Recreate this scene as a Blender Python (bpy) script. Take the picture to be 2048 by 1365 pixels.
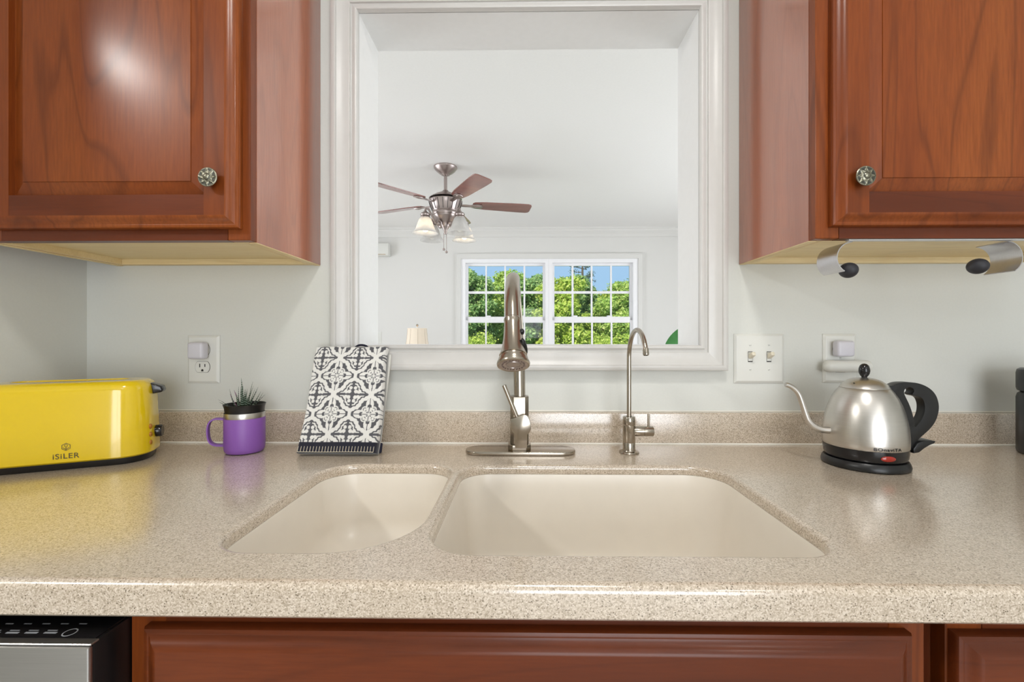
import bpy, bmesh, math, random
import numpy as np
from mathutils import Vector, Matrix, noise as mnoise

for o in list(bpy.data.objects):
    bpy.data.objects.remove(o, do_unlink=True)
SC = bpy.context.scene
COL = SC.collection
random.seed(7)
R = math.radians
PI = math.pi

# ------------------------------------------------------------------ camera
F_PX, CX, CY, PSI = 912.0, 1032.0, 675.0, 0.0142
CAM = (0.0, -1.067, 1.159)
cd = bpy.data.cameras.new('camera')
cd.sensor_width = 36.0
cd.lens = F_PX / 2048 * 36.0
cd.shift_x = -(CX - 1024) / 2048
cd.shift_y = (CY - 682.5) / 2048
cd.clip_start = 0.02
cam = bpy.data.objects.new('camera', cd)
cam.location = CAM
cam.rotation_euler = (PI / 2, 0, PSI)
COL.objects.link(cam)
SC.camera = cam

# ------------------------------------------------------------------ colour management
SC.view_settings.view_transform = 'Standard'
SC.view_settings.look = 'None'
SC.view_settings.gamma = 1.0
SC.view_settings.use_curve_mapping = False
SC.view_settings.exposure = 0.0

# ------------------------------------------------------------------ sky, sun, fill lights, lamps
world = bpy.data.worlds.new('sky')
SC.world = world
world.use_nodes = True
bgn = world.node_tree.nodes['Background']
bgn.inputs[0].default_value = (0.40, 0.63, 0.90, 1)
bgn.inputs[1].default_value = 1.0

def add_light(name, kind, loc, rot, power, color=(1, 1, 1), sx=1, sy=None, shape='RECTANGLE', spread=None):
    l = bpy.data.lights.new(name, kind)
    l.energy = power
    l.color = color
    if kind == 'AREA':
        l.shape = shape
        l.size = sx
        l.size_y = sy if sy else sx
        if spread:
            l.spread = spread
    elif kind == 'SUN':
        l.angle = R(0.6)
    else:
        l.shadow_soft_size = sx
    o = bpy.data.objects.new(name, l)
    o.location = loc
    o.rotation_euler = rot
    COL.objects.link(o)
    return o

# the sun stands behind the house and lights the trees that the window looks at
add_light('sun', 'SUN', (0, 0, 20), (R(46), 0, R(-24)), 7.0, (1, 0.95, 0.84))
# added fill lights at invented side windows, to brighten the living room
add_light('living_fill_west', 'AREA', (-3.42, 1.85, 1.1), (0, R(-90), 0), 62, (0.99, 0.985, 1.0), 2.0, 2.0)
add_light('living_fill_east', 'AREA', (3.02, 1.85, 1.1), (0, R(90), 0), 60, (0.99, 0.985, 1.0), 2.0, 2.0)
# added fill light at an invented window behind the camera
add_light('kitchen_fill', 'AREA', (0.80, -4.12, 1.1), (R(90), 0, 0), 74, (0.975, 0.985, 1.0), 1.9, 2.0)
KITCHEN_LAMPS = [((-1.85, -1.5), 25), ((0.15, -1.12), 9), ((1.25, -2.6), 4)]
CEIL = 2.444
for (lx, ly), p in KITCHEN_LAMPS:
    add_light('ceiling_lamp_light', 'AREA', (lx, ly, CEIL - 0.062), (0, 0, 0), p, (1.0, 0.98, 0.945), 0.24, shape='DISK')

# ------------------------------------------------------------------ pixel helpers (2048 x 1365 frame)
def ray(u, v):
    a, b = (u - CX) / F_PX, (CY - v) / F_PX
    c, s = math.cos(PSI), math.sin(PSI)
    return Vector((-s + a * c, c + a * s, b))

def P(u, v, Y):
    """point where the pixel's ray meets the upright plane y = Y"""
    d = ray(u, v)
    t = (Y - CAM[1]) / d.y
    return Vector(CAM) + d * t

def G(u, v, z):
    """point where the pixel's ray meets the level plane z"""
    d = ray(u, v)
    t = (z - CAM[2]) / d.z
    return Vector(CAM) + d * t

# ------------------------------------------------------------------ materials
def lin(r, g, b):
    f = lambda c: (c / 255 / 12.92) if c / 255 <= 0.04045 else ((c / 255 + 0.055) / 1.055) ** 2.4
    return (f(r), f(g), f(b), 1)

class NT:
    def __init__(self, name):
        self.m = bpy.data.materials.new(name)
        self.m.use_nodes = True
        self.t = self.m.node_tree
        self.b = self.t.nodes['Principled BSDF']
        self.out = self.t.nodes['Material Output']
    def n(self, typ, **kw):
        nd = self.t.nodes.new(typ)
        for k, v in kw.items():
            setattr(nd, k, v)
        return nd
    def l(self, a, b):
        self.t.links.new(a, b)
    def coords(self, scale, rnd=True, kind='Object', rot=(0, 0, 0)):
        tc = self.n('ShaderNodeTexCoord')
        mp = self.n('ShaderNodeMapping')
        mp.inputs['Scale'].default_value = scale
        mp.inputs['Rotation'].default_value = rot
        src = tc.outputs[kind]
        if rnd:
            oi = self.n('ShaderNodeObjectInfo')
            mul = self.n('ShaderNodeMath', operation='MULTIPLY')
            mul.inputs[1].default_value = 7.3
            self.l(oi.outputs['Random'], mul.inputs[0])
            va = self.n('ShaderNodeVectorMath', operation='ADD')
            self.l(src, va.inputs[0]); self.l(mul.outputs[0], va.inputs[1])
            src = va.outputs[0]
        self.l(src, mp.inputs[0])
        return mp.outputs[0]
    def noise(self, vec, scale, detail=3, rough=0.5, dist=0.0):
        nd = self.n('ShaderNodeTexNoise')
        nd.inputs['Scale'].default_value = scale
        nd.inputs['Detail'].default_value = detail
        nd.inputs['Roughness'].default_value = rough
        nd.inputs['Distortion'].default_value = dist
        self.l(vec, nd.inputs['Vector'])
        return nd
    def ramp(self, fac, stops, interp='LINEAR'):
        nd = self.n('ShaderNodeValToRGB')
        cr = nd.color_ramp
        cr.interpolation = interp
        while len(cr.elements) > 1:
            cr.elements.remove(cr.elements[-1])
        cr.elements[0].position, cr.elements[0].color = stops[0]
        for p, c in stops[1:]:
            e = cr.elements.new(p); e.color = c
        self.l(fac, nd.inputs[0])
        return nd.outputs[0]
    def mix(self, fac, a, b, mode='MIX'):
        nd = self.n('ShaderNodeMix', data_type='RGBA', blend_type=mode)
        for i, x in ((0, fac), (6, a), (7, b)):
            if hasattr(x, 'links'):
                self.l(x, nd.inputs[i])
            else:
                nd.inputs[i].default_value = x
        return nd.outputs[2]
    def bump(self, h, strength, dist=0.001):
        nd = self.n('ShaderNodeBump')
        nd.inputs['Strength'].default_value = strength
        nd.inputs['Distance'].default_value = dist
        self.l(h, nd.inputs['Height'])
        self.l(nd.outputs[0], self.b.inputs['Normal'])
    def set(self, **kw):
        for k, v in kw.items():
            self.b.inputs[k.replace('_', ' ')].default_value = v
        return self

def plain(name, col, rough=0.5, metal=0.0, coat=0.0, bump=None, var=0.0, **kw):
    t = NT(name)
    t.set(Roughness=rough, Metallic=metal)
    t.b.inputs['Coat Weight'].default_value = coat
    t.b.inputs['Coat Roughness'].default_value = 0.08
    for k, v in kw.items():
        t.b.inputs[k.replace('_', ' ')].default_value = v
    vec = t.coords((1, 1, 1), rnd=False)
    nz = t.noise(vec, bump[0] if bump else 40, 3)
    lo = tuple(c * (1 - var) for c in col[:3]) + (1,)
    hi = tuple(min(1, c * (1 + var)) for c in col[:3]) + (1,)
    t.l(t.ramp(nz.outputs[0], [(0.3, lo), (0.7, hi)]), t.b.inputs['Base Color'])
    if bump:
        t.bump(nz.outputs[0], bump[1], bump[2] if len(bump) > 2 else 0.001)
    return t.m

def wood(name, axis, base, dark, light, rough=0.38, coat=0.28, fig=0.42, cior=1.5, crough=0.2):
    t = NT(name)
    st = {'z': (1, 1, 0.07), 'x': (0.07, 1, 1), 'y': (1, 0.07, 1)}[axis]
    vec = t.coords(st)
    fine = t.noise(vec, 260, 4, 0.6)
    vec2 = t.coords({'z': (1, 1, 0.13), 'x': (0.13, 1, 1), 'y': (1, 0.13, 1)}[axis])
    big = t.noise(vec2, 7.5, 1.6, 0.42, 0.35)
    # growth rings: bands of a slow noise field, as on plain-sawn cherry
    ringm = t.n('ShaderNodeMath', operation='MULTIPLY'); ringm.inputs[1].default_value = 9.0
    t.l(big.outputs[0], ringm.inputs[0])
    fr = t.n('ShaderNodeMath', operation='FRACT'); t.l(ringm.outputs[0], fr.inputs[0])
    ring = t.ramp(fr.outputs[0], [(0.0, (.25, .25, .25, 1)), (0.05, (0.0, 0, 0, 1)), (0.13, (.75, .75, .75, 1)), (0.3, (1, 1, 1, 1)), (0.92, (1, 1, 1, 1)), (1.0, (.25, .25, .25, 1))])
    c1 = t.ramp(big.outputs[0], [(0.25, dark), (0.5, base), (0.75, light)])
    c2 = t.mix(t.ramp(fine.outputs[0], [(0.35, (0, 0, 0, 1)), (0.75, (.55, .55, .55, 1))]), c1, dark)
    dk = tuple(c * 0.55 for c in dark[:3]) + (1,)
    mul = t.n('ShaderNodeMath', operation='MULTIPLY'); mul.inputs[1].default_value = fig
    inv = t.n('ShaderNodeMath', operation='SUBTRACT'); inv.inputs[0].default_value = 1.0
    t.l(ring, inv.inputs[1]); t.l(inv.outputs[0], mul.inputs[0])
    c3 = t.mix(mul.outputs[0], c2, dk)
    t.l(c3, t.b.inputs['Base Color'])
    t.set(Roughness=rough)
    t.b.inputs['Specular IOR Level'].default_value = 0.2
    t.b.inputs['Coat Weight'].default_value = coat
    t.b.inputs['Coat Roughness'].default_value = crough
    t.b.inputs['Coat IOR'].default_value = cior
    t.bump(fine.outputs[0], 0.06, 0.0006)
    return t.m

CH = dict(base=lin(130, 63, 22), dark=lin(102, 45, 13), light=lin(146, 77, 30))
M = {}
M['cherry_z'] = wood('cherry_upright_grain', 'z', **CH)
M['cherry_x'] = wood('cherry_level_grain', 'x', lin(106, 48, 19), lin(84, 36, 13), lin(120, 58, 25), fig=0.25)  # darker cherry for rails; worktop's shade on the drawer fronts is painted into it
M['cherry_side'] = wood('cherry_veneer', 'z', lin(170, 96, 62), lin(142, 76, 46), lin(186, 112, 76), rough=0.34, coat=1.0, fig=0.2, cior=2.2, crough=0.16)
M['maple'] = wood('natural_maple', 'x', lin(236, 216, 168), lin(220, 192, 138), lin(242, 226, 186), rough=0.5, coat=0.0, fig=0.15)
M['wall_k'] = plain('kitchen_wall_paint', lin(217, 218, 212), 0.55, bump=(220, 0.12, 0.0006), var=0.012)
M['wall_l'] = plain('living_wall_paint', lin(226, 225, 221), 0.6, bump=(200, 0.08, 0.0005), var=0.01)
M['ceiling'] = plain('ceiling_paint', lin(240, 239, 236), 0.75, bump=(90, 0.15, 0.001), var=0.01)
M['trim'] = plain('white_trim_paint', lin(210, 208, 204), 0.32, bump=(60, 0.05, 0.0005), var=0.01)
M['jamb'] = plain('white_jamb_paint', lin(236, 236, 235), 0.45, bump=(60, 0.05, 0.0005), var=0.01)
M['vinyl'] = plain('white_window_vinyl', lin(252, 252, 254), 0.35, var=0.005)
M['plate'] = plain('white_switch_plastic', lin(226, 226, 220), 0.3, var=0.004)
M['toggle'] = plain('ivory_toggle_plastic', lin(226, 218, 198), 0.3, var=0.004)
M['plug'] = plain('cool_white_plastic', lin(214, 212, 220), 0.35, var=0.004)
M['slot'] = plain('dark_socket_slot', lin(40, 36, 32), 0.6)
M['caulk'] = plain('white_caulk', lin(236, 232, 222), 0.4)
M['black'] = plain('black_plastic', lin(19, 19, 20), 0.34, var=0.05)
M['black_gloss'] = plain('black_gloss_plastic', lin(22, 21, 23), 0.18, var=0.05)
M['rubber'] = plain('black_rubber', lin(38, 38, 44), 0.55, var=0.05)
M['yellow'] = plain('yellow_enamel', lin(234, 200, 18), 0.16, coat=0.7, var=0.01)
M['slot_in'] = plain('amber_slot_lining', lin(168, 108, 20), 0.35, var=0.05)
M['logo'] = plain('brown_print', lin(92, 78, 28), 0.5)
M['purple'] = plain('purple_powder_coat', lin(138, 88, 172), 0.42, bump=(900, 0.08, 0.0003), var=0.02)
M['red_lens'] = plain('red_indicator_lens', lin(158, 34, 16), 0.15, coat=0.6)
M['navy'] = plain('navy_cotton', lin(26, 26, 44), 0.9, bump=(1400, 0.3, 0.0004), var=0.1)
M['cream_thread'] = plain('cream_thread', lin(214, 204, 182), 0.8)
M['cloth'] = plain('white_terry', lin(214, 212, 204), 0.95, bump=(1400, 0.4, 0.0006), var=0.05)
M['white_print'] = plain('pale_print', lin(150, 152, 156), 0.5)
M['sink'] = plain('cream_solid_surface', lin(233, 225, 212), 0.3, var=0.012, bump=(30, 0.02, 0.0005))
M['shade'] = plain('cream_lamp_fabric', lin(246, 232, 212), 0.9, bump=(700, 0.2, 0.0004), var=0.02)
M['seam'] = plain('lamp_seam', lin(196, 180, 160), 0.9)
M['pot'] = plain('white_ceramic_pot', lin(225, 222, 215), 0.3)
M['soil'] = plain('dark_soil', lin(52, 40, 30), 0.95, bump=(120, 0.8, 0.004), var=0.3)
M['blade'] = wood('rosewood_fan_blade', 'x', lin(140, 84, 74), lin(112, 62, 56), lin(160, 104, 92), rough=0.32, coat=1.0, fig=0.1, cior=2.0, crough=0.25)
M['carpet'] = plain('pale_bounce_carpet', lin(206, 201, 194), 0.95, bump=(400, 0.6, 0.004), var=0.04)  # unseen living floor, made pale to bounce light up
M['tile'] = plain('pale_floor_tile', lin(190, 187, 182), 0.4, var=0.03)
M['floor'] = wood('oak_floor', 'y', lin(176, 138, 98), lin(150, 112, 76), lin(194, 158, 118), rough=0.4, coat=0.2, fig=0.2)
M['table'] = wood('walnut_table', 'x', lin(110, 76, 52), lin(84, 56, 38), lin(130, 92, 64), rough=0.4, coat=0.2, fig=0.2)
M['bark'] = plain('tree_bark', lin(92, 80, 66), 0.9, bump=(20, 0.8, 0.02), var=0.25)
M['grass'] = plain('lawn_grass', lin(96, 130, 56), 0.9, bump=(30, 0.6, 0.02), var=0.25)

def steel(name, col, rough, axis='z', strength=0.12):
    t = NT(name)
    t.set(Roughness=rough, Metallic=1.0)
    st = {'z': (1, 1, 0.02), 'x': (0.02, 1, 1), 'r': (0.02, 0.02, 1), 'none': (1, 1, 1)}[axis]
    vec = t.coords(st, rnd=False)
    nz = t.noise(vec, 900, 2)
    lo = tuple(c * 0.93 for c in col[:3]) + (1,)
    t.l(t.ramp(nz.outputs[0], [(0.3, lo), (0.7, col)]), t.b.inputs['Base Color'])
    t.bump(nz.outputs[0], strength, 0.0002)
    return t.m
M['nickel'] = steel('brushed_nickel', lin(178, 169, 156), 0.22, 'z', 0.05)
M['steel'] = steel('brushed_steel', lin(206, 202, 196), 0.33, 'r', 0.2)
M['steel_flat'] = steel('satin_steel_band', lin(205, 203, 205), 0.3, 'z', 0.1)
M['dw_steel'] = steel('dishwasher_steel', lin(196, 194, 192), 0.32, 'x', 0.1)
M['pewter'] = steel('antique_pewter', lin(142, 139, 122), 0.34, 'none', 0.2)
M['pewter_dark'] = steel('aged_pewter_recess', lin(84, 84, 78), 0.45, 'none', 0.2)
M['fan_metal'] = steel('brushed_fan_nickel', lin(176, 164, 160), 0.34, 'none', 0.1)
M['fan_dark'] = plain('dark_fan_gap', lin(60, 54, 54), 0.5)

# speckled solid surface of the worktop
def speckle():
    t = NT('speckled_solid_surface')
    vec = t.coords((1, 1, 1), rnd=False)
    v1 = t.n('ShaderNodeTexVoronoi'); v1.inputs['Scale'].default_value = 760; t.l(vec, v1.inputs['Vector'])
    v2 = t.n('ShaderNodeTexVoronoi'); v2.inputs['Scale'].default_value = 560; t.l(vec, v2.inputs['Vector'])
    s1 = t.n('ShaderNodeSeparateColor'); t.l(v1.outputs['Color'], s1.inputs[0])
    s2 = t.n('ShaderNodeSeparateColor'); t.l(v2.outputs['Color'], s2.inputs[0])
    base = t.ramp(s1.outputs[0], [(0.0, lin(157, 141, 120)), (0.2, lin(183, 167, 146)), (0.5, lin(199, 183, 164)), (0.8, lin(213, 199, 181)), (1.0, lin(225, 212, 196))])
    spots = t.ramp(s2.outputs[0], [(0.0, (1, 1, 1, 1)), (0.07, (1, 1, 1, 1)), (0.09, (0, 0, 0, 1))])
    d = t.n('ShaderNodeMath', operation='LESS_THAN'); d.inputs[1].default_value = 0.42
    t.l(v2.outputs['Distance'], d.inputs[0])
    m = t.n('ShaderNodeMath', operation='MULTIPLY'); t.l(spots, m.inputs[0]); t.l(d.outputs[0], m.inputs[1])
    c = t.mix(m.outputs[0], base, lin(112, 98, 78))
    big = t.noise(vec, 6, 2)
    c = t.mix(t.ramp(big.outputs[0], [(0.35, (0, 0, 0, 1)), (0.7, (.12, .12, .12, 1))]), c, lin(180, 158, 128))
    t.l(c, t.b.inputs['Base Color'])
    t.set(Roughness=0.3)
    t.b.inputs['Coat Weight'].default_value = 1.0
    t.b.inputs['Coat IOR'].default_value = 1.75
    t.b.inputs['Coat Roughness'].default_value = 0.15
    nz = t.noise(vec, 160, 2)
    t.bump(nz.outputs[0], 0.05, 0.0006)
    return t.m
M['counter'] = speckle()

def glass_pane():
    t = NT('window_glass')
    tr = t.n('ShaderNodeBsdfTransparent'); tr.inputs[0].default_value = (0.97, 0.985, 0.98, 1)
    gl = t.n('ShaderNodeBsdfGlossy'); gl.inputs['Roughness'].default_value = 0.02
    fr = t.n('ShaderNodeFresnel'); fr.inputs[0].default_value = 1.25
    mx = t.n('ShaderNodeMixShader')
    t.l(fr.outputs[0], mx.inputs[0]); t.l(tr.outputs[0], mx.inputs[1]); t.l(gl.outputs[0], mx.inputs[2])
    t.l(mx.outputs[0], t.out.inputs[0])
    return t.m
M['glass'] = glass_pane()

def frosted(name, col):
    t = NT(name)
    vec = t.coords((1, 1, 1), rnd=True)
    nz = t.noise(vec, 14, 4, 0.6, 1.5)
    c = t.ramp(nz.outputs[0], [(0.3, tuple(x * 0.86 for x in col[:3]) + (1,)), (0.7, col)])
    t.l(c, t.b.inputs['Base Color'])
    t.set(Roughness=0.35)
    tl = t.n('ShaderNodeBsdfTranslucent'); t.l(c, tl.inputs[0])
    mx = t.n('ShaderNodeMixShader'); mx.inputs[0].default_value = 0.55
    t.l(t.b.outputs[0], mx.inputs[1]); t.l(tl.outputs[0], mx.inputs[2])
    t.l(mx.outputs[0], t.out.inputs[0])
    return t.m
M['alabaster'] = frosted('alabaster_glass', lin(248, 247, 245))

def emit(name, col, s):
    t = NT(name)
    t.b.inputs['Base Color'].default_value = col
    t.b.inputs['Emission Color'].default_value = col
    t.b.inputs['Emission Strength'].default_value = s
    return t.m
M['bulb'] = emit('warm_bulb', (1, 0.82, 0.58, 1), 9.0)
M['bulb_off'] = plain('frosted_bulb', lin(240, 238, 230), 0.3)
M['diffuser'] = emit('ceiling_lamp_diffuser', (1, 0.95, 0.86, 1), 3.0)

def leafmat(name, a, b, c, trans=0.45):
    t = NT(name)
    g = t.n('ShaderNodeNewGeometry')
    col = t.ramp(g.outputs['Random Per Island'], [(0.0, a), (0.5, b), (1.0, c)])
    t.l(col, t.b.inputs['Base Color'])
    t.set(Roughness=0.5)
    tl = t.n('ShaderNodeBsdfTranslucent'); t.l(col, tl.inputs[0])
    mx = t.n('ShaderNodeMixShader'); mx.inputs[0].default_value = trans
    t.l(t.b.outputs[0], mx.inputs[1]); t.l(tl.outputs[0], mx.inputs[2])
    t.l(mx.outputs[0], t.out.inputs[0])
    return t.m
M['leaf_a'] = leafmat('sunlit_leaf', lin(140, 176, 84), lin(182, 204, 110), lin(214, 222, 140))
M['leaf_b'] = leafmat('green_leaf', lin(112, 152, 92), lin(152, 182, 112), lin(190, 206, 138))
M['leaf_c'] = leafmat('yellow_green_leaf', lin(150, 180, 70), lin(186, 202, 92), lin(214, 218, 120))
M['needle'] = leafmat('dark_needle', lin(70, 92, 84), lin(88, 108, 96), lin(104, 122, 108), 0.2)
M['rubber_leaf'] = plain('broad_green_leaf', lin(72, 150, 74), 0.35, var=0.08)

def haworthia(name, col, stripe):
    t = NT(name)
    tc = t.n('ShaderNodeTexCoord')
    w = t.n('ShaderNodeTexWave', wave_type='BANDS', bands_direction='Z')
    w.inputs['Scale'].default_value = 68
    w.inputs['Distortion'].default_value = 1.2
    t.l(tc.outputs['Object'], w.inputs['Vector'])
    t.l(t.ramp(w.outputs['Fac'], [(0.80, col), (0.93, stripe)]), t.b.inputs['Base Color'])
    t.set(Roughness=0.45)
    return t.m
M['haw'] = haworthia('striped_succulent_leaf', lin(44, 62, 44), lin(170, 184, 170))
M['haw2'] = haworthia('purple_succulent_leaf', lin(110, 52, 92), lin(190, 150, 180))

# ------------------------------------------------------------------ mesh helpers
class MB:
    """collects vertices and faces; build() links them as ONE mesh object"""
    def __init__(self):
        self.v, self.f, self.mi, self.flat = [], [], [], set()
    def add(self, verts, faces, Mx=None, mi=0, flat=False):
        o = len(self.v)
        for p in verts:
            p = Vector(p)
            self.v.append(tuple(Mx @ p) if Mx else tuple(p))
        for f in faces:
            if flat:
                self.flat.add(len(self.f))
            self.f.append(tuple(i + o for i in f)); self.mi.append(mi)
        return self
    def box(self, x0, x1, y0, y1, z0, z1, bevel=0.0, seg=2, Mx=None, mi=0):
        if bevel <= 0:
            vs = [(x, y, z) for z in (z0, z1) for y in (y0, y1) for x in (x0, x1)]
            fs = [(0, 2, 3, 1), (4, 5, 7, 6), (0, 1, 5, 4), (2, 6, 7, 3), (0, 4, 6, 2), (1, 3, 7, 5)]
            return self.add(vs, fs, Mx, mi)
        bm = bmesh.new()
        bmesh.ops.create_cube(bm, size=1.0)
        for v in bm.verts:
            v.co = Vector((x0 + (v.co.x + .5) * (x1 - x0), y0 + (v.co.y + .5) * (y1 - y0), z0 + (v.co.z + .5) * (z1 - z0)))
        bmesh.ops.bevel(bm, geom=list(bm.edges), offset=bevel, segments=seg, profile=0.5, affect='EDGES')
        return self.addbm(bm, Mx, mi)
    def addbm(self, bm, Mx=None, mi=0):
        bmesh.ops.recalc_face_normals(bm, faces=bm.faces)
        bm.verts.index_update()
        self.add([v.co.copy() for v in bm.verts], [[v.index for v in f.verts] for f in bm.faces], Mx, mi)
        bm.free()
        return self
    def lathe(self, prof, n=32, Mx=None, mi=0, cap0=False, cap1=False, a0=0.0, a1=2 * PI):
        full = abs(a1 - a0 - 2 * PI) < 1e-6
        vs, fs = [], []
        m = n if full else n + 1
        for (r, z) in prof:
            for i in range(m):
                a = a0 + (a1 - a0) * i / n
                vs.append((r * math.cos(a), r * math.sin(a), z))
        for j in range(len(prof) - 1):
            for i in range(n):
                k = (i + 1) % m
                fs.append((j * m + i, j * m + k, (j + 1) * m + k, (j + 1) * m + i))
        if cap0:
            fs.append(tuple(range(m - 1, -1, -1)))
        if cap1:
            fs.append(tuple((len(prof) - 1) * m + i for i in range(m)))
        return self.add(vs, fs, Mx, mi)
    def loft(self, loops, cap0=False, cap1=False, Mx=None, mi=0, closed=True):
        m = len(loops[0]); vs = [p for lp in loops for p in lp]; fs = []
        for j in range(len(loops) - 1):
            for i in range(m if closed else m - 1):
                k = (i + 1) % m
                fs.append((j * m + i, j * m + k, (j + 1) * m + k, (j + 1) * m + i))
        if cap0:
            fs.append(tuple(range(m - 1, -1, -1)))
        if cap1:
            fs.append(tuple((len(loops) - 1) * m + i for i in range(m)))
        return self.add(vs, fs, Mx, mi)
    def tube(self, pts, rad, n=12, caps=True, Mx=None, mi=0, squash=None):
        pts = [Vector(p) for p in pts]
        rad = rad if isinstance(rad, (list, tuple)) else [rad] * len(pts)
        loops = []
        t0 = (pts[1] - pts[0]).normalized()
        up = Vector((0, 0, 1)) if abs(t0.z) < 0.9 else Vector((1, 0, 0))
        u = t0.cross(up).normalized()
        for i, p in enumerate(pts):
            t = (pts[min(i + 1, len(pts) - 1)] - pts[max(i - 1, 0)]).normalized()
            u = (u - t * u.dot(t)).normalized()
            w = t.cross(u)
            sq = squash or (1, 1)
            loops.append([p + (u * math.cos(a) * sq[0] + w * math.sin(a) * sq[1]) * rad[i] for a in [2 * PI * k / n for k in range(n)]])
        return self.loft(loops, caps, caps, Mx, mi)
    def prism(self, pts2, z0, z1, Mx=None, mi=0, bevel=0.0, seg=2, holes=()):
        """outline in local x,y drawn out from z0 to z1"""
        bm = bmesh.new()
        loops = [pts2] + list(holes)
        edges = []
        for lp in loops:
            vv = [bm.verts.new((x, y, z0)) for x, y in lp]
            edges += [bm.edges.new((vv[i], vv[(i + 1) % len(vv)])) for i in range(len(vv))]
        if holes:
            bmesh.ops.triangle_fill(bm, use_beauty=True, edges=edges)
        else:
            bm.faces.new([e.verts[0] for e in edges])
        r = bmesh.ops.extrude_face_region(bm, geom=list(bm.faces))
        for v in [g for g in r['geom'] if isinstance(g, bmesh.types.BMVert)]:
            v.co.z = z1
        bmesh.ops.recalc_face_normals(bm, faces=bm.faces)
        if bevel > 0:
            es = [e for e in bm.edges if len(e.link_faces) == 2 and e.calc_face_angle(0) > 1.0]
            bmesh.ops.bevel(bm, geom=es, offset=bevel, segments=seg, profile=0.5, affect='EDGES', clamp_overlap=True)
        return self.addbm(bm, Mx, mi)
    def sphere(self, c, rx, ry=None, rz=None, n=20, m=12, Mx=None, mi=0):
        ry = ry or rx; rz = rz or rx
        vs = [(c[0], c[1], c[2] - rz)]
        for j in range(1, m):
            t = PI * j / m
            for i in range(n):
                a = 2 * PI * i / n
                vs.append((c[0] + rx * math.sin(t) * math.cos(a), c[1] + ry * math.sin(t) * math.sin(a), c[2] - rz * math.cos(t)))
        vs.append((c[0], c[1], c[2] + rz))
        fs = [(0, 1 + (i + 1) % n, 1 + i) for i in range(n)]
        for j in range(m - 2):
            for i in range(n):
                a, b = 1 + j * n + i, 1 + j * n + (i + 1) % n
                fs.append((a, b, b + n, a + n))
        L = len(vs) - 1; o = 1 + (m - 2) * n
        fs += [(L, o + i, o + (i + 1) % n) for i in range(n)]
        return self.add(vs, fs, Mx, mi)
    def frame_sweep(self, rect, prof, Y0, outward=True, boards=(0, 1, 2, 3), mi=0):
        """mitred moulding round a rectangle in an upright plane; prof = (offset, stand-off towards -y)"""
        x0, x1, z0, z1 = rect
        s = 1 if outward else -1
        cor = [(x0, z0, -1, -1), (x1, z0, 1, -1), (x1, z1, 1, 1), (x0, z1, -1, 1)]
        lp = [[(cx + s * sx * o, Y0 - p, cz + s * sz * o) for o, p in prof] for cx, cz, sx, sz in cor]
        n = len(prof)
        for b in boards:
            A, B = lp[b], lp[(b + 1) % 4]
            fs = [(i, i + 1, n + i + 1, n + i) for i in range(n - 1)]
            if not outward:
                fs = [tuple(reversed(f)) for f in fs]
            self.add(A + B, fs, None, mi)
        return self
    def build(self, name, mat, parent=None, smooth=True, world=False, angle=35, recalc=False):
        v = self.v
        if world and parent is not None:
            L = WORLD.get(root_of(parent).name, Vector((0, 0, 0)))
            v = [(a - L.x, b - L.y, c - L.z) for a, b, c in v]
        me = bpy.data.meshes.new(name)
        me.from_pydata(v, [], self.f)
        mats = mat if isinstance(mat, (list, tuple)) else [mat]
        for m_ in mats:
            me.materials.append(M[m_] if isinstance(m_, str) else m_)
        if len(mats) > 1:
            me.polygons.foreach_set('material_index', self.mi)
        if recalc:
            bm = bmesh.new(); bm.from_mesh(me)
            bmesh.ops.recalc_face_normals(bm, faces=bm.faces)
            bm.to_mesh(me); bm.free()
        if smooth:
            sm = [i not in self.flat for i in range(len(me.polygons))]
            me.polygons.foreach_set('use_smooth', sm)
            me.set_sharp_from_angle(angle=R(angle))
        me.update()
        o = bpy.data.objects.new(name, me)
        COL.objects.link(o)
        if parent is not None:
            o.parent = parent
        return o

WORLD = {}
def root_of(o):
    while o.parent is not None:
        o = o.parent
    return o

def tag(o, label=None, cat=None, group=None, kind=None):
    if label: o['label'] = label
    if cat: o['category'] = cat
    if group: o['group'] = group
    if kind: o['kind'] = kind
    return o

def thing(name, label, cat, loc=(0, 0, 0), rotz=0.0, group=None, kind=None):
    o = bpy.data.objects.new(name, None)
    o.empty_display_size = 0.05
    COL.objects.link(o)
    o.location = loc
    o.rotation_euler = (0, 0, rotz)
    WORLD[o.name] = Vector(loc)
    return tag(o, label, cat, group, kind)

def struct_root(name, loc=(0, 0, 0)):
    o = bpy.data.objects.new(name, None)
    COL.objects.link(o); o.location = loc
    WORLD[o.name] = Vector(loc)
    o['kind'] = 'structure'
    return o

def struct(name, mb, mat, smooth=False):
    o = mb.build(name, mat, None, smooth)
    o['kind'] = 'structure'
    return o

def copy_tree(o, parent=None):
    c = o.copy(); COL.objects.link(c); c.parent = parent
    for ch in list(o.children):
        copy_tree(ch, c)
    return c

def rrect(x0, x1, y0, y1, rad, z, n=10, off=0.0):
    """rounded rectangle loop, counter-clockwise; rad = radii at (x1,y1),(x0,y1),(x0,y0),(x1,y0); off moves it inwards"""
    x0, x1, y0, y1 = x0 + off, x1 - off, y0 + off, y1 - off
    out = []
    for k, (cx, cy, sx, sy) in enumerate(((x1, y1, -1, -1), (x0, y1, 1, -1), (x0, y0, 1, 1), (x1, y0, -1, 1))):
        r = max(0.004, rad[k] - off)
        r = min(r, (x1 - x0) / 2, (y1 - y0) / 2)
        ox, oy = cx + sx * r, cy + sy * r
        for i in range(n + 1):
            a = k * PI / 2 + PI / 2 * i / n
            out.append((ox + r * math.cos(a), oy + r * math.sin(a), z))
    return out

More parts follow.
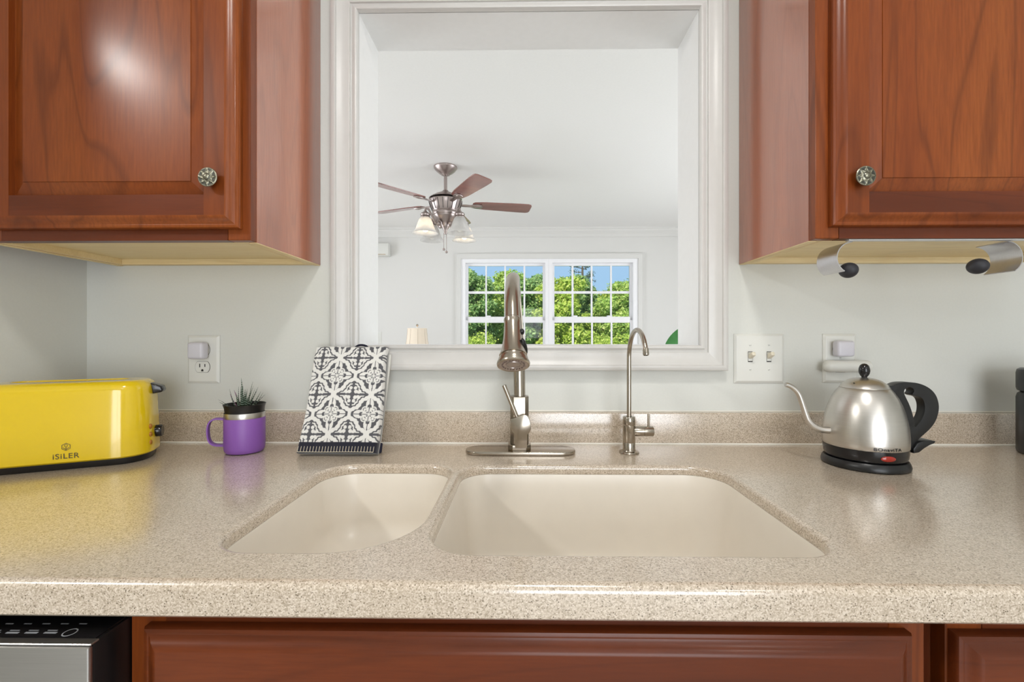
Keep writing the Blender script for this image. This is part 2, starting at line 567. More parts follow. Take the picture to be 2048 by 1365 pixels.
def to_axis(loc, axis):
    """matrix that stands a lathe (local z) along a direction at loc"""
    q = Vector((0, 0, 1)).rotation_difference(Vector(axis).normalized())
    return Matrix.Translation(Vector(loc)) @ q.to_matrix().to_4x4()

XZ = Matrix(((1, 0, 0, 0), (0, 0, -1, 0), (0, 1, 0, 0), (0, 0, 0, 1)))   # prism outline (x,z), drawn out towards -y

def text_mesh(s, size, name='t', font_shear=0.0, extrude=0.0, space=1.0, bold=0.0):
    cu = bpy.data.curves.new(name, 'FONT')
    cu.body = s; cu.size = size; cu.align_x = 'CENTER'; cu.align_y = 'CENTER'
    cu.extrude = extrude; cu.shear = font_shear; cu.space_character = space; cu.offset = bold
    cu.resolution_u = 4
    o = bpy.data.objects.new(name, cu)
    COL.objects.link(o)
    dg = bpy.context.evaluated_depsgraph_get()
    me = o.evaluated_get(dg).to_mesh()
    vs = [v.co.copy() for v in me.vertices]
    fs = [tuple(p.vertices) for p in me.polygons]
    o.evaluated_get(dg).to_mesh_clear()
    bpy.data.objects.remove(o, do_unlink=True)
    bpy.data.curves.remove(cu)
    return vs, fs

# ------------------------------------------------------------------ the setting
LX0, LX1, LY1 = -3.3, 2.9, 4.33          # living room
KX0, KX1, KY0 = -3.3, 2.9, -4.0          # kitchen
WT = 0.14                                # thickness of the wall with the opening
WLX = -1.033                             # short return wall left of the worktop
OPX0, OPX1 = P(712, 400, -0.02).x, P(1404, 400, -0.02).x
OPZ0, OPZ1 = P(1045, 691, -0.02).z, P(1045, 11.5, -0.02).z

struct('floor', MB().box(KX0 - .3, KX1 + .3, KY0 - .3, WT / 2, -0.12, 0.0), 'tile')
struct('floor_living', MB().box(KX0 - .3, KX1 + .3, WT / 2, LY1 + .25, -0.12, 0.0), 'carpet')
struct('ceiling', MB().box(KX0 - .3, KX1 + .3, KY0 - .3, LY1 + .25, CEIL, CEIL + 0.1), 'ceiling')
struct('sun_shade_roof', MB().box(KX0 - 1.3, KX1 + 1.3, KY0 - 1.9, LY1 + .7, CEIL + 0.12, CEIL + 0.24), 'trim')  # unseen slab, overhang added to keep sun out of the added windows

def wall_holed_x(name, mat, X0, X1, Ya, Yb, hole):
    """wall along x between planes y = Ya..Yb with one opening"""
    hx0, hx1, hz0, hz1 = hole
    m = MB()
    m.box(X0, hx0, Ya, Yb, 0, CEIL); m.box(hx1, X1, Ya, Yb, 0, CEIL)
    m.box(hx0, hx1, Ya, Yb, 0, hz0); m.box(hx0, hx1, Ya, Yb, hz1, CEIL)
    return struct(name, m, mat)

def wall_holed_y(name, mat, Y0, Y1, Xa, Xb, hole):
    hy0, hy1, hz0, hz1 = hole
    m = MB()
    m.box(Xa, Xb, Y0, hy0, 0, CEIL); m.box(Xa, Xb, hy1, Y1, 0, CEIL)
    m.box(Xa, Xb, hy0, hy1, 0, hz0); m.box(Xa, Xb, hy0, hy1, hz1, CEIL)
    return struct(name, m, mat)

JT = 0.012
hole = (OPX0 - JT, OPX1 + JT, OPZ0 - JT, OPZ1 + JT)
wall_holed_x('wall_back', 'wall_k', KX0, KX1, 0.0, WT / 2, hole)
wall_holed_x('wall_living_near', 'wall_l', LX0, LX1, WT / 2, WT, hole)
struct('wall_left', MB().box(WLX - 0.12, WLX, -0.642, 0.0, 0, CEIL), 'wall_k')
wall_holed_x('wall_kitchen_rear', 'wall_k', KX0, KX1, KY0 - .2, KY0, (-.15, 1.75, 0.1, 2.1))
struct('wall_kitchen_west', MB().box(KX0 - .2, KX0, KY0 - .2, 0.07, 0, CEIL), 'wall_k')
struct('wall_kitchen_east', MB().box(KX1, KX1 + .2, KY0 - .2, 0.07, 0, CEIL), 'wall_k')
wall_holed_y('wall_living_west', 'wall_l', 0.07, LY1, LX0 - .2, LX0, (0.85, 2.85, 0.1, 2.1))
wall_holed_y('wall_living_east', 'wall_l', 0.07, LY1, LX1, LX1 + .2, (0.85, 2.85, 0.1, 2.1))

# jamb boards lining the pass-through opening
jr = struct_root('trim_1')
MB().box(OPX0 - JT, OPX0, -0.001, WT + .001, OPZ0 - JT, OPZ1 + JT).build('side_jamb', 'jamb', jr, False)
MB().box(OPX1, OPX1 + JT, -0.001, WT + .001, OPZ0 - JT, OPZ1 + JT).build('side_jamb', 'jamb', jr, False)
MB().box(OPX0, OPX1, -0.001, WT + .001, OPZ1, OPZ1 + JT).build('head_jamb', 'jamb', jr, False)
MB().box(OPX0, OPX1, -0.001, WT + .001, OPZ0 - JT, OPZ0).build('sill_board', 'jamb', jr, False)

# moulded casing round the opening, four mitred boards
CAS = [(0, 0.0), (0, .011), (.0015, .0145), (.004, .0155), (.0075, .0150), (.0092, .0118), (.0145, .0105), (.0158, .0110), (.0168, .0150),
       (.0185, .0158), (.022, .0160), (.030, .0172), (.038, .0198), (.0445, .0232), (.0458, .0262), (.0475, .0275), (.0545, .0275), (.0570, .0262), (.0578, .0235), (.0578, 0)]
cr = struct_root('trim_2')
for b in range(4):
    MB().frame_sweep((OPX0, OPX1, OPZ0, OPZ1), CAS, 0.0, True, (b,)).build('casing_board', 'trim', cr, True, angle=28)

# ---- far wall of the living room with its double window
WZ0 = 0.66
wf0, wf1, wfz = P(922, 600, LY1).x, P(1276, 600, LY1).x, P(1100, 518, LY1).z
wall_holed_x('wall_far', 'wall_l', LX0 - .2, LX1 + .2, LY1, LY1 + .16, (wf0, wf1, WZ0, wfz))
# flat casing on the wall round the window
tw = struct_root('trim_3')
for b in range(4):
    MB().frame_sweep((wf0, wf1, WZ0, wfz), [(0, 0), (0, .016), (.004, .019), (.048, .019), (.053, .024), (.06, .024), (.06, 0)], LY1, True, (b,)).build('casing_board', 'wall_l', tw, False)
# crown moulding and baseboards
crown = [(0, 0), (.0, .012), (.012, .022), (.03, .034), (.062, .070), (.075, .078), (.082, .092), (.10, .092)]
def mould_x(name, x0, x1, ywall, sgn, prof, top, mat='trim'):
    a = [(x0, ywall + sgn * p, top - (prof[-1][0] - o)) for o, p in prof]
    b = [(x1, ywall + sgn * p, top - (prof[-1][0] - o)) for o, p in prof]
    n = len(prof)
    m = MB().add(a + b, [(i, i + 1, n + i + 1, n + i) for i in range(n - 1)])
    o = m.build(name, mat, None, False); o['kind'] = 'structure'
    return o
def mould_y(name, y0, y1, xwall, sgn, prof, top, mat='trim'):
    a = [(xwall + sgn * p, y0, top - (prof[-1][0] - o)) for o, p in prof]
    b = [(xwall + sgn * p, y1, top - (prof[-1][0] - o)) for o, p in prof]
    n = len(prof)
    m = MB().add(a + b, [(i, i + 1, n + i + 1, n + i) for i in range(n - 1)])
    o = m.build(name, mat, None, False); o['kind'] = 'structure'
    return o
mould_x('trim_4', LX0, LX1, LY1, -1, crown, CEIL, 'wall_l')
mould_y('trim_5', WT, LY1, LX0, 1, crown, CEIL, 'wall_l')
mould_y('trim_6', WT, LY1, LX1, -1, crown, CEIL, 'wall_l')
mould_x('trim_7', LX0, LX1, WT, 1, crown, CEIL, 'wall_l')
base = [(0, .014), (.10, .014), (.115, .006), (.12, 0)]
mould_x('baseboard_far', LX0, LX1, LY1, -1, base, 0.12)
mould_x('baseboard_near', LX0, LX1, WT, 1, base, 0.12)
mould_y('baseboard_west', WT, LY1, LX0, 1, base, 0.12)
mould_y('baseboard_east', WT, LY1, LX1, -1, base, 0.12)

# double-hung sashes with grilles: window_1 and window_2 in the far wall
def pane_xs(px):
    return [P(u, 600, LY1 + .05).x for u in px]
def double_hung(name, px_cols, xo0, xo1):
    """px_cols: left and right pixel of each of the four pane columns"""
    w = struct_root(name)
    Yg = LY1 + 0.055
    zs = lambda v: P(1100, v, Yg).z
    cols = [(P(a, 600, Yg).x, P(b, 600, Yg).x) for a, b in px_cols]
    r1, r2 = (zs(582.5), zs(531.8)), (zs(634), zs(587.5))
    rail_t, rail_b = zs(634), zs(646)
    hh = r1[1] - r2[0]
    r3t = rail_b
    pane_h = (r1[1] - r1[0])
    r3 = (zs(646) - pane_h, zs(646))
    r4 = (r3[0] - .03 - pane_h, r3[0] - .03)
    gx0, gx1 = cols[0][0], cols[-1][1]
    # outer frame
    MB().box(xo0, gx0 - .028, LY1 + .0, LY1 + .14, WZ0, wfz).build('frame_jamb', 'vinyl', w, False)
    MB().box(gx1 + .028, xo1, LY1 + .0, LY1 + .14, WZ0, wfz).build('frame_jamb', 'vinyl', w, False)
    MB().box(gx0 - .028, gx1 + .028, LY1 + .0, LY1 + .14, r1[1] + .028, wfz).build('frame_head', 'vinyl', w, False)
    MB().box(gx0 - .028, gx1 + .028, LY1 + .0, LY1 + .14, WZ0, r4[0] - .05).build('frame_sill', 'vinyl', w, False)
    for nm, rows, yo in (('upper_sash', (r1, r2), .068), ('lower_sash', (r3, r4), .036)):
        y0, y1 = LY1 + yo, LY1 + yo + .03
        zt, zb = rows[0][1], rows[1][0]
        s = MB()
        s.box(gx0 - .03, gx0, y0, y1, zb - .045, zt + .03)
        s.box(gx1, gx1 + .03, y0, y1, zb - .045, zt + .03)
        s.box(gx0, gx1, y0, y1, zt, zt + (.03 if nm == 'upper_sash' else rail_t - rail_b))
        s.box(gx0, gx1, y0, y1, zb - (.05 if nm == 'lower_sash' else rail_t - rail_b), zb)
        so = s.build(nm, 'vinyl', w, False)
        for a, b in zip(cols[:-1], cols[1:]):
            MB().box(a[1], b[0], y0 + .006, y1 - .006, zb, zt).build('muntin', 'vinyl', so, False)
        MB().box(gx0, gx1, y0 + .0065, y1 - .0065, rows[1][1], rows[0][0]).build('muntin', 'vinyl', so, False)
        for rz in rows:
            for cx in cols:
                MB().box(cx[0], cx[1], y0 + .013, y0 + .017, rz[0], rz[1]).build('pane', 'glass', so, False)
        if nm == 'lower_sash':
            for fx in (0.27, 0.73):
                xm = gx0 + (gx1 - gx0) * fx
                MB().box(xm - .03, xm + .03, y0 - .008, y1 + .02, zt + (rail_t - rail_b) - .001, zt + (rail_t - rail_b) + .014, .004).build('sash_lock', 'vinyl', so)
LC = [(936.5, 970.5), (973.5, 1008.5), (1011.5, 1047), (1050.5, 1085.5)]
RC = [(1109, 1143.5), (1147.5, 1182), (1185.5, 1221), (1224.5, 1259.5)]
xm = P(1097.3, 600, LY1 + .03).x
double_hung('window_1', LC, wf0, xm - .0005)
double_hung('window_2', RC, xm + .0005, wf1)

# plain framed windows added, out of view, round the fill lights
def added_window_y(name, xw, y0, y1, z0, z1):
    w = struct_root(name)
    for (a, b, c, d) in ((y0, y0 + .06, z0, z1), (y1 - .06, y1, z0, z1), (y0 + .06, y1 - .06, z0, z0 + .06), (y0 + .06, y1 - .06, z1 - .06, z1), ((y0 + y1) / 2 - .03, (y0 + y1) / 2 + .03, z0 + .06, z1 - .06)):
        MB().box(xw - .03, xw + .03, a, b, c, d).build('frame_bar', 'vinyl', w, False)
added_window_y('added_window_3', LX0 - .06, 0.85, 2.85, 0.1, 2.1)
added_window_y('added_window_4', LX1 + .06, 0.85, 2.85, 0.1, 2.1)
w5 = struct_root('added_window_5')  # unseen window added round the kitchen fill light
for (a, b, c, d) in ((-.15, -.09, .1, 2.1), (1.69, 1.75, .1, 2.1), (-.09, 1.69, .1, .16), (-.09, 1.69, 2.04, 2.1), (.77, .83, .16, 2.04)):
    MB().box(a, b, KY0 - .09, KY0 - .03, c, d).build('frame_bar', 'vinyl', w5, False)

# kitchen ceiling lamps
for i, ((lx, ly), p) in enumerate(KITCHEN_LAMPS):
    t = thing('ceiling_lamp', 'round flush ceiling lamp with white diffuser above the kitchen floor', 'lamp', (lx, ly, CEIL - .05), 0, 'kitchen ceiling lamps')
    MB().lathe([(.12, .05), (.15, .05), (.155, .03), (.15, .012), (.138, .008), (.13, .012)], 40).build('rim', 'trim', t)
    MB().lathe([(.0, -.008), (.06, -.006), (.11, .002), (.134, .012)], 40).build('diffuser', 'diffuser', t)

# ------------------------------------------------------------------ worktop
ZT = 0.914
YF = -0.617                      # front edge of the worktop
BOWL_S = dict(x0=-.366, x1=-.1315, y0=-.548, y1=-.196, rad=(.052, .062, .052, .105), depth=.145)
BOWL_L = dict(x0=-.1125, x1=.366, y0=-.550, y1=-.196, rad=(.066, .055, .058, .05), depth=.20)
WX0, WX1 = WLX + .001, 1.75
top = thing('worktop', 'speckled beige solid-surface worktop with low backsplash along the wall', 'countertop', (0.3, -.32, ZT - .036))
rl = .0075
bm = bmesh.new()
edges = []
def ring(pts):
    vs = [bm.verts.new(p) for p in pts]
    return [bm.edges.new((vs[i], vs[(i + 1) % len(vs)])) for i in range(len(vs))]
edges += ring([(WX0, YF + .009, ZT), (WX1, YF + .009, ZT), (WX1, -.0002, ZT), (WX0, -.0002, ZT)])
for b in (BOWL_S, BOWL_L):
    edges += ring(rrect(b['x0'], b['x1'], b['y0'], b['y1'], b['rad'], ZT, 10, -rl))
bmesh.ops.triangle_fill(bm, use_beauty=True, edges=edges)
for f in bm.faces:
    if f.normal.z < 0: f.normal_flip()
slab = MB()
bm.verts.index_update()
slab.add([v.co.copy() for v in bm.verts], [[v.index for v in f.verts] for f in bm.faces], flat=True)
bm.free()
for b in (BOWL_S, BOWL_L):
    loops = []
    for k in range(6):
        a = PI / 2 * k / 5
        loops.append(rrect(b['x0'], b['x1'], b['y0'], b['y1'], b['rad'], ZT - rl * (1 - math.cos(a)), 10, -rl * (1 - math.sin(a))))
    loops.append(rrect(b['x0'], b['x1'], b['y0'], b['y1'], b['rad'], ZT - .0165, 10, 0))
    loops = [list(reversed(l)) for l in loops]
    slab.loft([list(reversed(l)) for l in loops])
# rounded front edge, front face, underside
prof = []
for k in range(7):
    a = PI / 2 * k / 6
    prof.append((YF + .009 - .009 * math.sin(a), ZT - .009 * (1 - math.cos(a))))
prof += [(YF, ZT - .033), (YF + .003, ZT - .036), (YF + .046, ZT - .036), (YF + .046, ZT - .0165)]
slab.add([(WX0, y, z) for y, z in prof] + [(WX1, y, z) for y, z in prof],
         [(i, i + len(prof), i + 1 + len(prof), i + 1) for i in range(len(prof) - 1)])
n = len(prof)
slab.add([(WX1, y, z) for y, z in prof] + [(WX1, -.0002, ZT - .0165), (WX1, -.0002, ZT)], [tuple(range(n + 2))])
bm = bmesh.new()
edges = ring([(WX0, YF + .046, ZT - .0165), (WX1, YF + .046, ZT - .0165), (WX1, -.0002, ZT - .0165), (WX0, -.0002, ZT - .0165)])
for b in (BOWL_S, BOWL_L):
    edges += ring(rrect(b['x0'], b['x1'], b['y0'], b['y1'], b['rad'], ZT - .0165, 10, 0))
bmesh.ops.triangle_fill(bm, use_beauty=True, edges=edges)
bm.verts.index_update()
slab.add([v.co.copy() for v in bm.verts], [[v.index for v in f.verts] for f in bm.faces], flat=True)
bm.free()
slab.build('slab', 'counter', top, True, world=True, angle=40)
# low backsplash
ZB = P(1200, 826, -.02).z
MB().box(WX0, WX1, -.020, -.0003, ZT + .0002, ZB, .003, 3).build('backsplash', 'counter', top, True, world=True)
MB().tube([(WX0 + .001, -.0215, ZT + .0012), (.3, -.0215, ZT + .0012), (WX1, -.0215, ZT + .0012)], .0024, 8).build('caulk_bead', 'caulk', top, True, world=True)
MB().tube([(WX0 + .001, -.001, ZB + .0008), (.3, -.001, ZB + .0008), (WX1, -.001, ZB + .0008)], .0018, 8).build('caulk_bead', 'caulk', top, True, world=True)

# ------------------------------------------------------------------ double sink
sink = thing('double_sink', 'cream undermount double sink with small left bowl and large right bowl', 'sink', (0, -.37, ZT - .25))
def bowl(b, name, lab, dr):
    m = MB()
    D = b['depth']
    L = [(-.009, -.0169), (.0006, -.0169), (.0016, -.020), (.004, -.04), (.010, -D * .45), (.016, -D + .055)]
    for k in range(1, 9):
        a = PI / 2 * k / 8
        L.append((.016 + .05 * (1 - math.cos(a)), -D + .055 - .05 * math.sin(a)))
    loops = [rrect(b['x0'], b['x1'], b['y0'], b['y1'], b['rad'], ZT + z, 10, o) for o, z in L]
    cx, cy = dr
    last = loops[-1]
    N = len(last)
    for t_, zz in ((.35, -.001), (.7, -.002)):
        tgt = []
        for p in last:
            a = math.atan2(p[1] - cy, p[0] - cx)
            q = (cx + .045 * math.cos(a), cy + .045 * math.sin(a))
            tgt.append((p[0] * (1 - t_) + q[0] * t_, p[1] * (1 - t_) + q[1] * t_, ZT - D + .005 + zz))
        loops.append(tgt)
    loops.append([(cx + .045 * math.cos(math.atan2(p[1] - cy, p[0] - cx)), cy + .045 * math.sin(math.atan2(p[1] - cy, p[0] - cx)), ZT - D + .001) for p in last])
    m.loft([list(l) for l in loops])
    m.f = [tuple(reversed(f)) for f in m.f]
    o = m.build(name, 'sink', sink, True, world=True, angle=60)
    o['label'] = lab
    d = MB().lathe([(.046, .0035), (.0445, .005), (.040, .004), (.036, -.004), (.03, -.012), (.0, -.013)], 32, Matrix.Translation((cx, cy, ZT - D)))
    d.build('drain_strainer', 'steel', o, True, world=True)
bowl(BOWL_S, 'small_bowl', 'small cream bowl with a swept front corner', (-.25, -.37))
bowl(BOWL_L, 'large_bowl', 'large cream bowl', (.125, -.36))

# ------------------------------------------------------------------ cabinet doors and drawers
DOOR_EDGE = [(0, 0.0), (0, .0085), (.0015, .0112), (.0045, .0122), (.0065, .0118), (.009, .0128), (.0125, .0162), (.0165, .0188), (.0195, .0195), (.0205, .0195)]
def raised_door(cab, x0, x1, z0, z1, Yb, knob=None, stile=.0555, name='door'):
    """frame-and-panel door; Yb = plane of the cabinet face behind it"""
    d = MB().frame_sweep((x0, x1, z0, z1), DOOR_EDGE, Yb, False).build(name, 'cherry_z', cab, True, world=True, angle=30)
    T = .0195
    e = .0205
    for a, b in ((x0 + e, x0 + stile), (x1 - stile, x1 - e)):
        MB().box(a, b, Yb - T, Yb - .003, z0 + e, z1 - e).build('stile', 'cherry_z', d, False, world=True)
    for a, b in ((z0 + e, z0 + stile), (z1 - stile, z1 - e)):
        MB().box(x0 + stile, x1 - stile, Yb - T + .0002, Yb - .003, a, b).build('rail', 'cherry_x', d, False, world=True)
    r = (x0 + stile, x1 - stile, z0 + stile, z1 - stile)
    m = MB().frame_sweep(r, [(0, .004), (0.0, .0095), (.003, .0098), (.0232, .0168), (.0236, .0182)], Yb, False)
    i = .0236
    m.add([(r[0] + i, Yb - .0182, r[2] + i), (r[1] - i, Yb - .0182, r[2] + i), (r[1] - i, Yb - .0182, r[3] - i), (r[0] + i, Yb - .0182, r[3] - i)], [(0, 1, 2, 3)])
    m.build('raised_panel', 'cherry_z', d, False, world=True)
    if knob:
        make_knob(d, knob[0], knob[1], Yb - T)
    return d

def make_knob(door, kx, kz, Yk):
    """round pewter knob with an embossed eight-pointed star"""
    RK = .0162
    Mx = to_axis((kx, Yk, kz), (0, -1, 0)) @ Matrix.Diagonal((1, 1, .66, 1))
    k = MB().lathe([(.0075, 0), (.0075, .002), (.005, .005), (.0048, .012), (.008, .0145), (.0145, .017), (RK, .0185), (RK, .0202), (.0152, .0212)], 48, Mx)
    ko = k.build('knob', 'pewter', door, True, world=True)
    ko['label'] = 'pewter knob with embossed star'
    nr, na = 16, 96
    vs = [(0, 0, .0275)]; fs = []; mi = []
    def star(th):
        # radius of the star outline: scalloped arcs between eight points
        f = (th / (2 * PI) * 8) % 1.0
        return .0078 + .0068 * abs(2 * f - 1) ** 2.0
    for j in range(1, nr + 1):
        r = .0152 * j / nr
        for i in range(na):
            th = 2 * PI * i / na + .2
            rs = star(th)
            h = .0212
            h += .0052 * max(0, 1 - (r / .0058) ** 2) ** .6 if r < .0058 else 0
            h += .0010 * math.exp(-((r - .0066) / .0008) ** 2)
            h += .0014 * math.exp(-((r - rs) / .0009) ** 2)
            h += .0012 if r < rs else 0
            vs.append((r * math.cos(th), r * math.sin(th), h))
    for i in range(na):
        fs.append((0, 1 + i, 1 + (i + 1) % na)); mi.append(0)
    for j in range(nr - 1):
        for i in range(na):
            a, b = 1 + j * na + i, 1 + j * na + (i + 1) % na
            r = .0152 * (j + 1.5) / nr
            th = 2 * PI * (i + .5) / na + .2
            mi.append(1 if (r > star(th) + .0012 and r < .0146) or (.0050 < r < .0060) else 0)
            fs.append((a, b, b + na, a + na))
    m = MB(); m.add(vs, fs, Mx); m.mi = mi
    m.build('star_boss', ['pewter', 'pewter_dark'], door, True, world=True, angle=70)

# ------------------------------------------------------------------ wall cabinets
CZ0, CZ1, CYF = 1.3285, 2.09, -.277
def wall_cabinet(label, x0, x1, door_x0, door_x1, knob, fillers=()):
    c = thing('wall_cabinet', label, 'cabinet', ((x0 + x1) / 2, -.14, CZ0))
    for a, b in ((x0, x0 + .014), (x1 - .014, x1)):
        MB().box(a, b, CYF + .019, -.001, CZ0, CZ1).build('end_panel', 'cherry_side', c, False, world=True)
        MB().box(a + .0005, b - .0005, CYF + .0195, -.0015, CZ0 - .0012, CZ0).build('edge_band', 'maple', c, False, world=True)
    MB().box(x0 + .0142, x1 - .0142, CYF + .0192, -.020, CZ0 + .0125, CZ0 + .025).build('bottom_panel', 'maple', c, False, world=True)
    MB().box(x0 + .0142, x1 - .0142, -.019, -.001, CZ0, CZ0 + .07).build('mounting_rail', 'maple', c, False, world=True)
    for a in (x0 + .0142, x1 - .0262):
        MB().box(a, a + .012, CYF + .0194, -.0195, CZ0 + .0003, CZ0 + .0124).build('side_cleat', 'maple', c, False, world=True)
    MB().box(x0 + .014, x1 - .014, CYF + .02, -.002, CZ1 - .014, CZ1).build('top_panel', 'maple', c, False, world=True)
    MB().box(x0 + .0142, x1 - .0142, -.0055, -.0012, CZ0 + .071, CZ1 - .015).build('back_panel', 'maple', c, False, world=True)
    for a, b in ((x0, x0 + .040), (x1 - .040, x1)):
        MB().box(a, b, CYF, CYF + .0188, CZ0, CZ1, .0012, 1).build('face_stile', 'cherry_z', c, False, world=True)
    for a, b in ((CZ0, CZ0 + .038), (CZ1 - .038, CZ1)):
        MB().box(x0 + .0402, x1 - .0402, CYF + .0003, CYF + .0188, a, b).build('face_rail', 'cherry_x', c, False, world=True)
    for a, b in fillers:
        MB().box(a, b, CYF + .0005, CYF + .0188, CZ0, CZ1).build('filler_strip', 'cherry_z', c, False, world=True)
    raised_door(c, door_x0, door_x1, CZ0 + .019, CZ1 - .019, CYF, knob)
    return c
LCX1 = P(501, 480, CYF).x
kz = lambda u, v: (P(u, v, CYF - .034).x, P(u, v, CYF - .034).z)
wall_cabinet('cherry wall cabinet beside the short return wall, above the yellow toaster', -.958, LCX1, -.938, P(472, 300, CYF - .019).x, kz(413.5, 353.5), ((WLX + .001, -.9585),))
RCX0 = P(1631, 480, CYF).x
wall_cabinet('cherry wall cabinet above the kettle with paper towel holder beneath', RCX0, 1.125, P(1671, 300, CYF - .019).x, 1.105, kz(1733.5, 351))

# ------------------------------------------------------------------ base cabinets
BYF = -.580
def base_cabinet(label, x0, x1, fronts, doors, dark_side=None):
    c = thing('base_cabinet', label, 'cabinet', ((x0 + x1) / 2, -.3, 0.0))
    zt = ZT - .0365
    for a, b in ((x0, x0 + .016), (x1 - .016, x1)):
        MB().box(a, b, BYF + .019, -.002, .10, zt).build('end_panel', 'cherry_side', c, False, world=True)
    MB().box(x0 + .0162, x1 - .0162, BYF + .02, -.003, .10, .116).build('bottom_panel', 'maple', c, False, world=True)
    MB().box(x0, x1, BYF + .07, BYF + .086, .0, .0998).build('toe_kick', 'cherry_x', c, False, world=True)
    for a, b in ((x0, x0 + .038), (x1 - .038, x1)):
        MB().box(a, b, BYF, BYF + .0188, .10, zt, .001, 1).build('face_stile', 'cherry_z', c, False, world=True)
    for a, b in ((zt - .038, zt), (.10, .138), (.685, .715)):
        MB().box(x0 + .0382, x1 - .0382, BYF + .0003, BYF + .0188, a, b).build('face_rail', 'cherry_x', c, False, world=True)
    for a, b in fronts:
        z0, z1 = .70, P(1000, 1264, BYF - .012).z
        m = MB().frame_sweep((a, b, z0, z1), DOOR_EDGE, BYF, False)
        e = .0205
        m.add([(a + e, BYF - .0195, z0 + e), (b - e, BYF - .0195, z0 + e), (b - e, BYF - .0195, z1 - e), (a + e, BYF - .0195, z1 - e)], [(0, 1, 2, 3)])
        m.build('drawer_front', 'cherry_x', c, True, world=True, angle=30)
    for a, b in doors:
        raised_door(c, a, b, .118, .688, BYF)
    return c
sx0, sx1 = P(272, 1300, BYF - .0195).x, P(1841, 1300, BYF - .0195).x
base_cabinet('cherry sink base cabinet with a wide false drawer front', sx0 - .022, sx1 + .021, ((sx0, sx1),), ((sx0, (sx0 + sx1) / 2 - .002), ((sx0 + sx1) / 2 + .002, sx1)))
nx0 = P(1931, 1300, BYF - .0195).x
base_cabinet('cherry base cabinet with a narrower drawer, right of the sink base', nx0 - .002, nx0 + .46, ((nx0, nx0 + .44),), ((nx0, nx0 + .44),))
# dishwasher
DX1 = -.4225
dw = thing('dishwasher', 'stainless dishwasher with black top control strip under the worktop', 'dishwasher', (DX1 - .3, -.35, 0.0))
DZ = CAM[2] - .6853 * .44
MB().box(DX1 - .595, DX1 - .002, -.572, -.03, .10, .850).build('tub', 'black', dw, False, world=True)
MB().box(DX1 - .595, DX1 - .001, -.6235, -.5725, .11, DZ, .003, 2).build('door_core', 'black', dw, True, world=True)
MB().box(DX1 - .597, DX1, -.6292, -.6237, .11, DZ - .0015, .0022, 2).build('front_panel', 'dw_steel', dw, True, world=True)
MB().box(DX1 - .5975, DX1 + .0002, -.6270, -.6175, DZ - .0012, DZ + .0008, .0006, 1).build('trim_lip', 'dw_steel', dw, True, world=True)
MB().box(DX1 - .594, DX1 - .004, -.6170, -.575, DZ + .0001, DZ + .0010).build('control_strip', 'black_gloss', dw, False, world=True)
MB().box(DX1 - .592, DX1 - .01, -.52, -.05, .0, .0998).build('kick_plate', 'black', dw, False, world=True)
pr = MB()
for i in range(7):
    p_ = G(140 - i * 38, 1268, DZ)
    x, y = p_.x, p_.y
    if i == 0:
        pr.lathe([(.0052, 0), (.0058, .0002), (.0064, 0)], 24, Matrix.Translation((x, y, DZ + .0012)))
    else:
        pr.box(x - .0065, x + .0065, y - .0016, y + .0006, DZ + .0011, DZ + .0013)
        pr.box(x - .0065, x + .0035, y + .0026, y + .0038, DZ + .0011, DZ + .0013)
    pr.box(x - .004, x + .004, y + .0135, y + .0147, DZ + .0011, DZ + .0013)
pr.build('button_marks', 'white_print', dw, False, world=True)

# ------------------------------------------------------------------ kitchen faucet
FY = -.097
fX = P(1039, 800, FY).x
fa = thing('kitchen_faucet', 'brushed nickel pull-down kitchen faucet with side lever on an oval deck plate', 'faucet', (fX, FY, ZT))
def stadium(x0, x1, y0, y1, n=12):
    r = (y1 - y0) / 2; cy = (y0 + y1) / 2
    return [(x1 - r + r * math.cos(a), cy + r * math.sin(a)) for a in [-PI / 2 + PI * i / n for i in range(n + 1)]] + \
           [(x0 + r + r * math.cos(a), cy + r * math.sin(a)) for a in [PI / 2 + PI * i / n for i in range(n + 1)]]
px0, px1 = P(931, 905, FY - .005).x - fX, P(1151, 905, FY - .005).x - fX
MB().prism(stadium(px0, px1, -.032, .030), 0.0003, .0082, bevel=.0022, seg=3).build('deck_plate', 'nickel', fa)
def octagon(h, c):
    return [(h, -h + c), (h, h - c), (h - c, h), (-h + c, h), (-h, h - c), (-h, -h + c), (-h + c, -h), (h - c, -h)]
MB().prism(octagon(.0238, .010), .0084, .0205, bevel=.0016).build('base_collar', 'nickel', fa)
MB().prism(octagon(.0192, .0075), .0206, .1205, bevel=.0012).build('body', 'nickel', fa)
# valve hub with its flat front, outline taken in the plane of its face
hy = FY - .0325
hub = [(730, 720), (800, 688), (910, 645), (945, 650), (975, 675), (1000, 720), (1018, 775), (1022, 820), (1015, 875), (992, 915), (965, 935), (965, 1130), (790, 1130), (790, 935), (762, 910), (738, 868), (725, 820), (722, 765)]
hub = [P(920 + x * .1392, 740 + y * .1392, hy) for x, y in hub]
hub = [(p.x - fX, p.z - ZT) for p in hub]
MB().prism(hub, 0.0185, .0325, XZ, bevel=.001, seg=2).build('valve_hub', 'nickel', fa)
a, b = P(1035, 838, FY - .026), P(1008, 771, FY - .030)
o_ = Vector((fX, FY, ZT))
MB().tube([a - o_, (a + b) / 2 - o_, b - o_], [.0043, .0043, .0045], 16).build('lever', 'nickel', fa)
